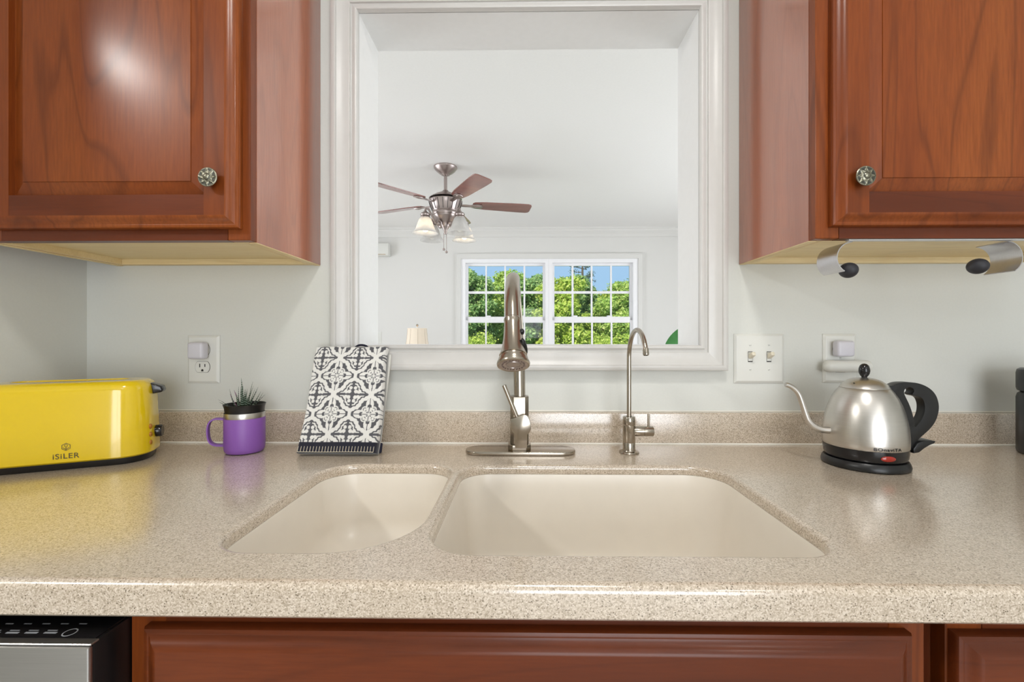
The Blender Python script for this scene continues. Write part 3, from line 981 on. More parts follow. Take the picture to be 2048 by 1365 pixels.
# riser and arch
rA, s_, pr_ = .1104, .023, .0126
zc = 1.189 + .883 * s_ - .469 * rA - ZT
path = [(0.0, 0, .118), (-.0005, 0, .16), (-.002, 0, zc)]
for k in range(1, 25):
    ph = R(152) * k / 24
    path.append((-.003 - .008 * math.sin(min(ph, PI / 2)), -rA + rA * math.cos(ph), zc + rA * math.sin(ph)))
e = Vector(path[-1]); dr = Vector((.03, -.469, -.883)).normalized()
path.append(tuple(e + dr * s_))
MB().tube(path, pr_, 24).build('spout_tube', 'nickel', fa)
# spray head along the end of the arch
hp = e + dr * s_
Mx = to_axis(hp, dr)
hd = MB().lathe([(.0, -.001), (.0128, -.001), (.0141, .0005), (.0143, .003), (.0138, .004), (.0138, .012), (.0143, .026), (.0158, .040), (.0182, .054), (.0212, .064), (.0222, .0665),
                 (.0206, .0675), (.0206, .0695), (.0228, .0705), (.0236, .074), (.0238, .0775), (.0256, .0785), (.0262, .081), (.0256, .0838), (.0236, .0846), (.0226, .0838)], 40, Mx)
hd.build('spray_head', 'nickel', fa, angle=40)
sf = MB().lathe([(.0, .0830), (.010, .0832), (.0105, .0842), (.012, .0842), (.0126, .0830), (.0225, .0838)], 40, Mx)
for k in range(22):
    an = 2 * PI * k / 22
    sf.lathe([(.0014, 0), (.0012, .0016), (0, .0018)], 8, Mx @ Matrix.Translation((.0172 * math.cos(an), .0172 * math.sin(an), .0832)))
sf.build('spray_face', 'fan_metal', fa, angle=40)
inv = Mx.inverted()
side = (inv.to_3x3() @ Vector((1, -.15, 0))).normalized()
for (zz, rr, ln, wd) in ((.024, .0150, .0055, .0042), (.050, .0182, .0150, .0050)):
    pc = hp + dr * zz + Vector((rr, -.002, 0))
    MB().sphere((0, 0, 0), .0042, wd, ln, Mx=Matrix.Translation(pc) @ Matrix(((1, 0, 0, 0), (0, .883, -.469, 0), (0, .469, .883, 0), (0, 0, 0, 1))) @ Matrix.Rotation(R(-14 if zz > .04 else 0), 4, 'Y')).build('spray_button', 'black_gloss', fa)

# ------------------------------------------------------------------ filter tap
TY = -.096
tX = P(1258, 905, TY).x
ft = thing('filter_tap', 'slim gooseneck drinking-water tap with small side lever', 'tap', (tX, TY, ZT))
MB().lathe([(0, .0003), (.0208, .0003), (.0212, .0015), (.0200, .0035), (.0140, .0048), (.0134, .0062)], 32).build('base_flange', 'nickel', ft)
MB().lathe([(.0131, .005), (.0131, .022), (.0128, .0225), (.0131, .023), (.0131, .0585), (.0126, .0592), (.0131, .06), (.0131, .0755), (.0122, .0768), (.0058, .0772)], 32).build('valve_body', 'nickel', ft)
pth = [(0, 0, .074), (0, 0, .14), (0, 0, .20)]
for k in range(1, 21):
    ph = R(168) * k / 20
    pth.append((.0045 * (1 - math.cos(ph)) / 2, -.059 + .059 * math.cos(ph), .2005 + .059 * math.sin(ph)))
MB().tube(pth, .0047, 16).build('gooseneck', 'nickel', ft)
q = Vector(pth[-1]); dq = (q - Vector(pth[-2])).normalized()
MB().lathe([(.0049, -.012), (.0058, -.0112), (.0058, -.001), (.0052, .0015), (.004, .0018), (.0038, -.001), (0, -.001)], 20, to_axis(q, dq)).build('spout_tip', 'nickel', ft)
MB().lathe([(.0, .006), (.0082, .006), (.0105, .012), (.0105, .030), (.0100, .0304), (.0100, .0312), (.0105, .0316), (.0105, .050), (.0100, .051), (0, .051)], 28, to_axis((0, 0, .0455), (1, 0, 0))).build('valve_stem', 'nickel', ft)
MB().tube([(.0415, 0, .054), (.0415, 0, .082)], .0027, 12).build('lever', 'nickel', ft)

# ------------------------------------------------------------------ toaster
to = thing('toaster', 'glossy yellow long-slot toaster with black base and lever in the corner', 'toaster', (-.8760, -.187, ZT), R(25))
HL, HW = .131, .066
def tl(off, z, r=.052):
    return rrect(-HL, HL, -HW, HW, (r,) * 4, z, 12, off)
body = MB()
L = [(.004, .013), (.0, .016)]
L += [(.0, .03), (.002, .08), (.0045, .130), (.006, .142)]
for k in range(1, 8):
    a = PI / 2 * k / 7
    L.append((.006 + .018 * (1 - math.cos(a)), .142 + .018 * math.sin(a)))
loops = [tl(o, z) for o, z in L]
# top deck with the long slot let into it
slot = stadium(-.090, .084, -.022, .022, 25)
def to_slot(z, grow=0.0):
    pts = stadium(-.090 - grow, .084 + grow, -.022 - grow, .022 + grow, 25)
    pts = [(x, y, z) for x, y in pts]
    ang = lambda p: math.atan2(p[1], p[0])
    # same point count as the body loop, walked by length from the +x side
    return pts
N = len(loops[0])
def resample(pts, n):
    pts = [Vector(p) for p in pts]
    i0 = max(range(len(pts)), key=lambda i: pts[i].x - abs(pts[i].y) * 3)
    pts = pts[i0:] + pts[:i0]
    d = [0.0]
    for i in range(len(pts)):
        d.append(d[-1] + (pts[(i + 1) % len(pts)] - pts[i]).length)
    out = []; j = 0
    for k in range(n):
        s = d[-1] * k / n
        while d[j + 1] < s: j += 1
        f = (s - d[j]) / max(1e-9, d[j + 1] - d[j])
        out.append(pts[j].lerp(pts[(j + 1) % len(pts)], f))
    return out
loops = [resample(l, 96) for l in loops]
loops.append(resample(to_slot(.1608, .004), 96))
loops.append(resample(to_slot(.1602, .001), 96))
loops.append(resample(to_slot(.1575, 0), 96))
body.loft(loops)
body.build('shell', 'yellow', to, angle=45)
lin_ = MB().loft([resample(to_slot(.1576, 0), 96), resample(to_slot(.07, -.001), 96)], False, True)
lin_.build('bread_slot', 'slot_in', to)
MB().loft([tl(.010, .0), tl(.007, .003), tl(.006, .0125), tl(.02, .0128)], True, True).build('foot_base', 'black', to, angle=40)
# lever, browning dial, buttons on the right-hand end
MB().prism([(-.010, .128), (.0145, .132), (.0165, .137), (.0135, .1445), (-.008, .153), (-.012, .145)], -.0135, .0135, Matrix.Translation((HL - .004, 0, 0)) @ XZ @ Matrix.Translation((0, 0, 0)), bevel=.003, seg=3).build('lever', 'black_gloss', to)
MB().lathe([(0, -.004), (.0115, -.004), (.0122, 0), (.0122, .008), (.0108, .0105), (0, .0105)], 28, to_axis((HL - .0005, -.004, .052), (1, 0, 0))).build('browning_dial', 'black_gloss', to)
for zz in (.066, .050, .034):
    MB().sphere((HL - .004, -.030, zz), .0035, .0042, .0052).build('push_button', 'slot_in', to)
# printed mark: hexagon emblem above the word
lg = MB()
vs, fs = text_mesh('iSiLER', .0135, extrude=0, space=1.12, bold=.00018)
LXO, LZO = .0115, .0265
def face(v):
    z = v[1] + LZO
    o = .0 + (z - .03) * .04 if z > .03 else .0
    return (v[0] + LXO, -HW + o - .0005, z)
lg.add([face(v) for v in vs], fs)
hexo = [(.0072 * math.cos(R(30 + 60 * k)), .0072 * math.sin(R(30 + 60 * k))) for k in range(6)]
hexi = [(.0061 * math.cos(R(30 + 60 * k)), .0061 * math.sin(R(30 + 60 * k))) for k in range(6)]
ctr = .0172
hv = [face((x, y + ctr, 0)) for x, y in hexo] + [face((x, y + ctr, 0)) for x, y in hexi]
lg.add(hv, [(k, (k + 1) % 6, 6 + (k + 1) % 6, 6 + k) for k in range(6)])
def stroke(p0, p1, w=.0005):
    d = Vector((p1[0] - p0[0], p1[1] - p0[1], 0)).normalized(); nn = Vector((-d.y, d.x, 0)) * w
    q = [(p0[0] + nn.x, p0[1] + nn.y), (p0[0] - nn.x, p0[1] - nn.y), (p1[0] - nn.x, p1[1] - nn.y), (p1[0] + nn.x, p1[1] + nn.y)]
    lg.add([face((x, y + ctr, 0)) for x, y in q], [(0, 1, 2, 3)])
stroke((0, -.006), (0, .0005)); stroke((0, -.0045), (-.0042, -.0012)); stroke((0, -.0045), (.0042, -.0012))
ring_ = [(.0022 * math.cos(2 * PI * k / 16), .0022 * math.sin(2 * PI * k / 16) + .0022) for k in range(16)]
for k in range(16):
    stroke(ring_[k], ring_[(k + 1) % 16], .0004)
lg.build('printed_logo', 'logo', to, False)

# ------------------------------------------------------------------ mug planter
mX, mY = -.5945, -.099
RM = .0392
mug = thing('mug', 'purple steel mug with handle holding a small plant pot', 'mug', (mX, mY, ZT))
MB().lathe([(0, .0008), (.030, .0008), (.0355, .002), (.0380, .006), (.0389, .012), (RM, .02), (RM, .0735), (.0389, .0742)], 48, cap0=False).build('cup', 'purple', mug, angle=40)
MB().lathe([(.0386, .0736), (.0388, .0745), (.0388, .0845), (.0384, .0856), (.0380, .0850), (.0378, .06), (.037, .012), (0, .010)], 48).build('steel_rim', 'steel', mug, angle=40)
hpth = [(-.038, 0, .072), (-.052, 0, .0735), (-.062, 0, .0695), (-.0665, 0, .060), (-.0675, 0, .047), (-.0660, 0, .033), (-.0615, 0, .0235), (-.053, 0, .0185), (-.038, 0, .0165)]
def strap(pts, wid, th):
    m = MB(); loops = []
    pts = [Vector(p) for p in pts]
    for i, p in enumerate(pts):
        t = (pts[min(i + 1, len(pts) - 1)] - pts[max(i - 1, 0)]).normalized()
        nn = Vector((-t.z, 0, t.x))
        loops.append([p + nn * (th * a) + Vector((0, wid * b, 0)) for a, b in ((1, .8), (.6, 1), (-.6, 1), (-1, .8), (-1, -.8), (-.6, -1), (.6, -1), (1, -.8))])
    return m.loft(loops, True, True)
def smoothpath(pts, sub=4):
    pts = [Vector(p) for p in pts]; out = []
    for i in range(len(pts) - 1):
        p0, p1, p2, p3 = pts[max(i - 1, 0)], pts[i], pts[i + 1], pts[min(i + 2, len(pts) - 1)]
        for k in range(sub):
            t = k / sub
            out.append(.5 * ((2 * p1) + (p2 - p0) * t + (2 * p0 - 5 * p1 + 4 * p2 - p3) * t * t + (3 * p1 - p0 - 3 * p2 + p3) * t ** 3))
    out.append(pts[-1])
    return out
h = strap(smoothpath(hpth), .0085, .0018)
rot = Matrix.Rotation(R(20), 4, 'Z')
h.v = [tuple(rot @ Vector(p)) for p in h.v]
h.build('handle', 'purple', mug, angle=50)
# succulent in its nursery pot, standing in the mug
pl = thing('potted_succulent', 'small striped haworthia in a black nursery pot inside the purple mug', 'plant', (mX, mY, ZT + .0275))
PB = .0275
pm = MB().lathe([(0, 0), (.030, 0), (.031, .002), (.0362, .056), (.0372, .0605), (.0382, .0685), (.0398, .0735), (.0406, .0752), (.0398, .0756), (.0376, .0690), (.0352, .060), (.032, .052)], 48)
tilt = Matrix.Rotation(R(-2.5), 4, 'Y')
pm.build('nursery_pot', 'black', pl, angle=50)
MB().lathe([(.0, .0582), (.020, .0578), (.0342, .0565)], 24).build('soil', 'soil', pl)
rnd = random.Random(3)
def haw_leaf(base, az, lean, ln, wd, curl, mat):
    loops = []
    nseg = 9
    p = Vector((0, 0, 0)); th = lean
    for i in range(nseg + 1):
        t = i / nseg
        w_ = wd * (1 - t) ** .75 * (0.75 + .5 * math.sin(PI * min(1, t * 1.6 + .15))) + .00012
        fw = Vector((math.sin(th), 0, math.cos(th)))
        nn = Vector((math.cos(th), 0, -math.sin(th)))
        loops.append([p + Vector((0, w_ * c, 0)) + nn * (w_ * .55 * s) for c, s in ((1, .1), (.5, .8), (-.5, .8), (-1, .1), (-.5, -.55), (.5, -.55))])
        p = p + fw * (ln / nseg); th += curl / nseg
    m = MB().loft(loops, True, True)
    mm = Matrix.Translation(base) @ Matrix.Rotation(az, 4, 'Z')
    m.v = [tuple(mm @ Vector(q)) for q in m.v]
    return m.build('leaf', mat, pl, True, angle=60)
for k in range(26):
    az = k * 2.39996 + rnd.uniform(-.2, .2)
    t = k / 26
    lean = .12 + .75 * t + rnd.uniform(-.08, .08)
    ln = rnd.uniform(.042, .058) * (1.05 - .12 * t)
    rr = .003 + .011 * t
    haw_leaf((rr * math.cos(az) - .004, rr * math.sin(az), .0572), az, lean, ln, rnd.uniform(.0028, .0038), rnd.uniform(-.5, .35), 'haw2' if k in (9, 14, 17, 22) else 'haw')
haw_leaf((-.002, -.002, .0572), 2.4, .12, .074, .0036, .15, 'haw')
haw_leaf((.005, .0, .0572), .3, .10, .067, .0038, .15, 'haw')
haw_leaf((.001, -.010, .0572), -1.5, .10, .048, .0055, .1, 'haw')

# ------------------------------------------------------------------ folded towel leaning on the casing
tb = P(597, 905, -.135); tb2 = P(751, 900, -.135)
TW = .165; TH = .236
bx = (tb.x + tb2.x) / 2 - .001
tw_t = thing('tea_towel', 'folded black and white patterned tea towel leaning against the window casing', 'towel', (bx, -.130, ZT))
lean = math.atan2(.0945, .220)
def pat(u, v):
    """1 = raised white pile, 0 = charcoal ground; u, v in metres on the cloth"""
    a, b = .0790, .0845
    x = (u / a + .5) % 1.0 - .5
    y = (v / b + .5) % 1.0 - .5
    ax, ay = abs(x), abs(y)
    s = ax + ay + .035 * math.sin(4 * PI * (ax - ay)) * (1 if True else 0)
    s += .012 * math.sin(14 * PI * (ax - ay))
    if .395 < s < .545:                      # ogee band
        return 1.0
    if s <= .395:                            # lozenge with four sprigs
        if s > .345: return 0.0
        if s > .285 and ax > .03 and ay > .03: return 1.0
        if ay < .016 + .03 * max(0, .3 - ax) * (ax > .1) or ax < .018: return 0.0
        # leaf buds in each quarter
        q = math.hypot(ax - .085, ay - .075)
        r2 = math.hypot(ax - .16, ay - .055)
        r3 = math.hypot(ax - .06, ay - .17)
        if q < .05 or r2 < .042 or r3 < .045: return 1.0
        return 0.0
    # flower between the lozenges
    fx, fy = .5 - ax, .5 - ay
    r = math.hypot(fx, fy); th = math.atan2(fy, fx)
    if r < .035: return 1.0
    if fx < .010 or fy < .010: return 0.0
    pet = .40 * abs(math.cos(2 * th)) ** 1.1
    if r < pet and not (abs(r - pet * .55) < .03 and min(fx, fy) < .05): return 1.0
    d45 = math.hypot(fx - .115, fy - .115)
    if d45 < .085 and not .035 < d45 < .052: return 1.0
    return 0.0
NU, NV = 226, 318
def cloth_pt(i, j, off):
    u = i / NU - .5; v = j / NV
    w = TW * (1.0 - .015 * v)
    x = u * w + .003 * math.sin(v * 5) * (abs(u) * 2)
    z = v * TH
    bulge = .006 * math.sin(PI * v) * math.cos(PI * u * .9) + .0015 * math.sin(u * 9 + v * 4)
    edge = min(1.0, (.5 - abs(u)) * TW / .006)
    edge_t = min(1.0, (1 - v) * TH / .006)
    y = -off * (math.sqrt(max(0, 1 - (1 - edge) ** 2))) * (math.sqrt(max(0, 1 - (1 - edge_t) ** 2))) - bulge
    return x, y, z
Tm = Matrix.Rotation(-lean, 4, 'X')
m = MB(); vs = []; cols = []
for j in range(NV + 1):
    for i in range(NU + 1):
        x, y, z = cloth_pt(i, j, .012)
        p = pat(x - .019, z - .206) if z > .0215 else 0
        jit = .0004 * mnoise.noise(Vector((x * 900, z * 900, 3)))
        vs.append(Tm @ Vector((x, y - .0011 * p + jit * (1 + p), z)))
        g = .5 + .5 * mnoise.noise(Vector((x * 700, z * 700, 9)))
        if z <= .0215:
            cols.append((.010, .010, .022, 1))
        elif p > .5:
            c = .66 + .16 * g
            cols.append((c, c * .98, c * .93, 1))
        else:
            c = .055 + .07 * g
            cols.append((c, c, c * 1.1, 1))
W = NU + 1
fs = [(j * W + i, j * W + i + 1, (j + 1) * W + i + 1, (j + 1) * W + i) for j in range(NV) for i in range(NU)]
# back and rim
back0 = len(vs)
for j in range(0, NV + 1, NV // 6):
    for i in (0, NU // 2, NU):
        x, y, z = cloth_pt(i, j, .0)
        vs.append(Tm @ Vector((x, .010, z))); cols.append((.5, .5, .47, 1))
nb = len(range(0, NV + 1, NV // 6))
for r_ in range(nb - 1):
    for c_ in range(2):
        a = back0 + r_ * 3 + c_
        fs.append((a, a + 3, a + 4, a + 1))
for (i, bc) in ((0, 0), (NU, 2)):
    strip = [j * W + i for j in range(NV + 1)]
    bk = [back0 + r_ * 3 + bc for r_ in range(nb)]
    fs.append(tuple(strip + bk[::-1]))
fs.append(tuple([NV * W + i for i in range(W)] + [back0 + (nb - 1) * 3 + k for k in (2, 1, 0)]))
fs.append(tuple([i for i in range(W)][::-1] + [back0 + k for k in (0, 1, 2)]))
zmin = min(p[2] for p in vs)
TOFF = Vector((0, 0, -zmin + .0005))
m.add([Vector(p) + TOFF for p in vs], fs)
tco = NT('terry_jacquard')
at = tco.n('ShaderNodeAttribute', attribute_name='pile')
tco.l(at.outputs['Color'], tco.b.inputs['Base Color'])
tco.set(Roughness=.95)
tco.b.inputs['Sheen Weight'].default_value = .3
nz_ = tco.noise(tco.coords((1, 1, 1), False), 1500, 2)
tco.bump(nz_.outputs[0], .4, .0006)
towel_o = m.build('front_fold', tco.m, tw_t, True, angle=80)
ca = towel_o.data.color_attributes.new('pile', 'FLOAT_COLOR', 'POINT')
ca.data.foreach_set('color', [c for col in cols for c in col])
# blanket stitch along the navy hem
st = MB()
for k in range(26):
    u = -.078 + k * .0062
    sy = lambda uu, zz: cloth_pt((uu / TW + .5) * NU, zz / TH * NV, .012)[1] - .0006
    p0 = Tm @ Vector((u, sy(u, .0015), .0015)) + TOFF; p1 = Tm @ Vector((u + .0004, sy(u, .0125), .0125)) + TOFF
    st.tube([p0, p1], .00055, 5)
    if k < 25:
        st.tube([p0, Tm @ Vector((u + .0062, sy(u + .0062, .0012), .0012)) + TOFF], .00055, 5)
tag(st.build('blanket_stitch', 'cream_thread', tw_t), kind='stuff')
# rear folds of the cloth peeping out behind and below
rf = MB().box(-TW / 2 + .007, TW / 2 + .0015, .0105, .0155, .0246, TH - .012, .0022, 2)
rf.v = [tuple(Tm @ Vector(p) + TOFF) for p in rf.v]
rf.build('rear_fold', 'cloth', tw_t)
rh = MB().box(-TW / 2 + .009, TW / 2 + .0050, .0105, .0150, .0030, .0244, .0020, 2)
rh.v = [tuple(Tm @ Vector(p) + TOFF) for p in rh.v]
rh.build('rear_hem', 'navy', tw_t)
lp = MB().tube(smoothpath([(-.004, .006, TH - .003), (0.006, .004, TH + .006), (.016, .002, TH + .0072), (.026, .004, TH + .005), (.034, .006, TH - .003)]), .0026, 8, squash=(1, 1))
lp.v = [tuple(Tm @ Vector(p) + TOFF) for p in lp.v]
lp.build('hanging_loop', 'navy', tw_t)

# ------------------------------------------------------------------ kettle
KXc, KYc = .6585, -.179
kb = thing('kettle_base', 'round black power base under the gooseneck kettle', 'kettle base', (KXc, KYc, ZT))
MB().lathe([(0, .0006), (.066, .0006), (.0700, .002), (.0706, .005), (.0690, .011), (.0660, .0155), (.060, .0165), (0, .0165)], 64).build('power_base_shell', 'black', kb, angle=40)
ke = thing('electric_kettle', 'brushed steel gooseneck electric kettle with black handle', 'kettle', (KXc, KYc, ZT + .0168))
B0 = .0168
def lz(prof): return [(r, z - B0) for r, z in prof]
MB().lathe(lz([(0, .0172), (.058, .0172), (.0640, .0178), (.0662, .022), (.0672, .030), (.0674, .0385), (.066, .0388)]), 64).build('lower_band', 'black_gloss', ke, angle=40)
DOME = [(.0668, .0384), (.0678, .040), (.0682, .050), (.0680, .060), (.0670, .074), (.0650, .088), (.0618, .103), (.0575, .117), (.0520, .130), (.0455, .141), (.0410, .1468), (.0398, .1478)]
MB().lathe(lz(DOME), 72).build('body', 'steel', ke, angle=50)
lidp = lz([(.0392, .1472), (.0402, .1485), (.0396, .1496), (.0350, .1560), (.0275, .1618), (.0180, .1656), (.0090, .1672), (.0, .1674)])
lid = MB().lathe(lidp, 64).build('lid', 'steel', ke, angle=40)
MB().lathe(lz([(.0048, .1668), (.0046, .169), (.0066, .1712), (.0086, .1755), (.0094, .180), (.0090, .1852), (.0072, .1905), (.004, .1936), (0, .1945)]), 28).build('lid_knob', 'black_gloss', lid, angle=60)
MB().sphere((-.030, -.014, .1585 - B0), .0016, .0016, .0006).build('steam_hole', 'black', lid)
KO = Vector((KXc, KYc, ZT + B0))
def kp(u, v):
    p = P(u, v, KYc) - KO
    return (p.x, p.z)
sc = lambda pts: [(1620 + x * .1759, 720 + y * .1759) for x, y in pts]
outer = sc([(840, 300), (905, 285), (960, 262), (1020, 252), (1100, 252), (1180, 262), (1260, 290), (1330, 335), (1380, 395), (1408, 470), (1415, 545), (1400, 630), (1365, 710), (1310, 780), (1240, 845), (1195, 885), (1165, 925), (1150, 1000), (1060, 1010), (1045, 900), (1035, 760), (1000, 600), (940, 460), (870, 350)])
inner = sc([(1168, 745), (1205, 705), (1240, 650), (1260, 590), (1266, 530), (1258, 480), (1240, 440), (1210, 420), (1175, 414), (1148, 402), (1142, 388), (1156, 368), (1155, 345), (1138, 325), (1112, 318), (1082, 326), (1062, 348), (1060, 382), (1078, 430), (1105, 490), (1130, 560), (1150, 640), (1162, 710)])
def smooth2(pts, sub=3):
    n = len(pts); out = []
    for i in range(n):
        p0, p1, p2, p3 = [Vector(pts[(i + k - 1) % n]) for k in range(4)]
        for k in range(sub):
            t = k / sub
            q = .5 * ((2 * p1) + (p2 - p0) * t + (2 * p0 - 5 * p1 + 4 * p2 - p3) * t * t + (3 * p1 - p0 - 3 * p2 + p3) * t ** 3)
            out.append((q.x, q.y))
    return out
MB().prism(smooth2([kp(*p) for p in outer]), -.0095, .0095, XZ, bevel=.0022, seg=3, holes=[smooth2([kp(1833 + (p[0] - 1829) * 1.14 - 7, 812 + (p[1] - 812) * 1.05) for p in inner])]).build('handle', 'black', ke, angle=50)
tab = [(1815, 895), (1824, 883), (1836, 879), (1850, 878), (1859, 880), (1856, 884), (1846, 888), (1836, 894), (1826, 902), (1815, 904)]
MB().prism([kp(*p) for p in tab], -.014, .014, XZ, bevel=.001, seg=2).build('switch_lever', 'black', ke, angle=40)
sp = [(1672, 862), (1656, 861), (1641, 859.5), (1627, 853), (1616, 841), (1609, 822), (1603, 803), (1597, 788), (1588, 777.5), (1578, 771.5), (1571, 770)]
spp = smoothpath([(kp(*p)[0], 0, kp(*p)[1]) for p in sp])
nS = len(spp)
MB().tube(spp, [.0066 - .0022 * (i / (nS - 1)) for i in range(nS)], 16).build('spout', 'steel', ke, angle=60)
# maker's name printed round the foot of the body
vs, fs = text_mesh('BOnaviTA', .0082, space=1.1, bold=.00012)
wmin, wmax = min(v.x for v in vs), max(v.x for v in vs)
kk = .047 / (wmax - wmin)
phi0 = -PI / 2 - .10
nm = MB()
nm.add([(.06845 * math.cos(phi0 + v.x * kk / .0682), .06845 * math.sin(phi0 + v.x * kk / .0682), v.y * .95 + .0435 - B0) for v in vs], fs)
nm.build('printed_name', 'black', ke, False)
ind = MB().sphere((0, 0, 0), .0125, .0022, .0052, Mx=Matrix.Rotation(-.10, 4, 'Z') @ Matrix.Translation((0, -.0668, .0275 - B0)))
ind.build('indicator_lens', 'red_lens', ke)

# ------------------------------------------------------------------ black canister at the right end
cX, cY = 1.101, -.115
cn = thing('canister', 'black lidded canister standing against the backsplash past the kettle', 'canister', (cX, cY, ZT))
MB().lathe([(0, .0005), (.056, .0005), (.059, .003), (.060, .008), (.060, .118), (.058, .126), (.0535, .130)], 48).build('jar', 'black', cn, angle=40)
MB().lathe([(.0535, .1305), (.0585, .133), (.060, .139), (.060, .170), (.0585, .177), (.054, .180), (0, .181)], 48).build('lid', 'black', cn, angle=40)

# ------------------------------------------------------------------ paper towel holder
HY0, HY1 = -.2675, -.2135
ph = thing('paper_towel_holder', 'steel paper towel holder with black end knobs under the right cabinet', 'towel holder', (.70, -.24, CZ0 - .0145))
MB().box(.560, .905, -.2768, -.2680, CZ0 - .0034, CZ0 - .0013).build('mount_bar', 'steel_flat', ph, False, world=True)
def arm(cx, sgn, px, pz):
    zc_ = CZ0 - .0310 ; r_ = .0285
    loops = []
    for k in range(25):
        a = R(92) + R(146) * k / 24 if sgn < 0 else R(88) - R(146) * k / 24
        for_ = []
        for rr_, yy in ((r_, HY0), (r_, HY1), (r_ - .0016, HY1), (r_ - .0016, HY0)):
            for_.append((cx + rr_ * math.cos(a), yy, zc_ + rr_ * 1.0 * math.sin(a)))
        loops.append(for_)
    MB().loft(loops, True, True).build('curved_arm', 'steel_flat', ph, True, world=True, angle=30)
    MB().sphere((px, -.256, pz), .0140, .0165, .0135, n=24, m=14).build('end_knob', 'rubber', ph, True, world=True)
k1 = P(1697, 541, -.256); k2 = P(1955.5, 533, -.256)
arm(.574, -1, k1.x, k1.z)
arm(.836, 1, k2.x, k2.z)

# ------------------------------------------------------------------ switch and socket plates
def plate_box(x0, x1, z0, z1, parent):
    m = MB()
    lo = [[(x0, -.0003, z0), (x1, -.0003, z0), (x1, -.0003, z1), (x0, -.0003, z1)]]
    for o, y in ((0.0003, -.0022), (.0052, -.0056), (.0062, -.0058)):
        lo.append([(x0 + o, y, z0 + o), (x1 - o, y, z0 + o), (x1 - o, y, z1 - o), (x0 + o, y, z1 - o)])
    m.loft(lo, False, True)
    return m.build('plate', 'plate', parent, False, world=True)
def screw(x, z, parent, r=.0026):
    MB().lathe([(r, 0), (r * .9, .0008), (0, .0011)], 14, to_axis((x, -.0057, z), (0, -1, 0))).build('screw', 'plate', parent, True, world=True)
    MB().box(x - r * .8, x + r * .8, -.00705, -.0066, z - .0003, z + .0003).build('screw_slot', 'slot', parent, False, world=True)
def receptacle(x, z, parent):
    out = []
    for k in range(32):
        a = 2 * PI * k / 32
        out.append((x + .0172 * math.cos(a), max(-.0128, min(.0128, .0172 * math.sin(a))) + z))
    g = MB().prism([((px - x) * 1.05 + x, (pz - z) * 1.05 + z) for px, pz in out], .0054, .0060, XZ)
    g.build('receptacle_gap', 'slot', parent, False, world=True)
    r = MB().prism(out, .0056, .0068, XZ).build('receptacle', 'plate', parent, False, world=True)
    for dx, w, h in ((-.0062, .0011, .0042), (.0062, .0010, .0034)):
        MB().box(x + dx - w, x + dx + w, -.0072, -.0067, z + .0035 - h, z + .0035 + h).build('blade_slot', 'slot', r, False, world=True)
    hole_ = [(x + .0026 * math.cos(a), z - .0078 + .0028 * math.sin(a)) for a in [PI * i / 8 for i in range(9)]] + [(x - .0026, z - .0102), (x + .0026, z - .0102)]
    MB().prism(hole_, .0067, .0072, XZ).build('ground_slot', 'slot', r, False, world=True)
# left duplex socket
a, b = P(375, 767, -.003), P(439, 671, -.003)
so = thing('socket_plate', 'white duplex socket plate on the wall above the purple mug', 'outlet', ((a.x + b.x) / 2, -.002, (a.z + b.z) / 2))
plate_box(a.x, b.x, a.z, b.z, so)
sxc, szc = (a.x + b.x) / 2, (a.z + b.z) / 2
receptacle(sxc, szc + .0225, so); receptacle(sxc, szc - .0180, so); screw(sxc, szc + .002, so, .002)
pc = P(388.5, 702, -.034)
pg = thing('plug_in_freshener', 'small rounded white plug-in device in the socket above the mug', 'plug-in', (sxc, -.0068, pc.z))
MB().box(pc.x - .0185, pc.x + .0185, -.0345, -.0100, pc.z - .0195, pc.z + .0195, .0065, 3).build('housing', 'plug', pg, True, world=True)
MB().lathe([(.0140, 0), (.0150, .0006), (.0150, .0032), (.014, .0036)], 28, to_axis((sxc, -.0069, pc.z), (0, -1, 0)), cap0=True, cap1=True).build('plug_collar', 'toggle', pg, True, world=True)
# double toggle switch
a, b = P(1468, 767, -.003), P(1568, 668, -.003)
sw = thing('switch_plate', 'white double toggle switch plate beside the window casing', 'light switch', ((a.x + b.x) / 2, -.002, (a.z + b.z) / 2))
plate_box(a.x, b.x, a.z, b.z, sw)
for u in (1500.5, 1538):
    c = P(u, 714, -.006)
    MB().box(c.x - .0052, c.x + .0052, -.0062, -.0057, c.z - .0122, c.z + .0122).build('toggle_slot', 'slot', sw, False, world=True)
    MB().box(c.x - .0046, c.x + .0046, -.0066, -.0058, c.z - .0098, c.z + .0108).build('slot_liner', 'plate', sw, False, world=True)
    tgm = MB().box(-.0042, .0042, -.0195, .0, -.0042, .0046, .0012, 2)
    mt = Matrix.Translation((c.x, -.0055, c.z - .001)) @ Matrix.Rotation(R(-27), 4, 'X')
    tgm.v = [tuple(mt @ Vector(p)) for p in tgm.v]
    tgm.build('toggle', 'toggle', sw, True, world=True)
    for vv in (691, 740):
        s = P(u, vv, -.006); screw(s.x, s.z, sw)
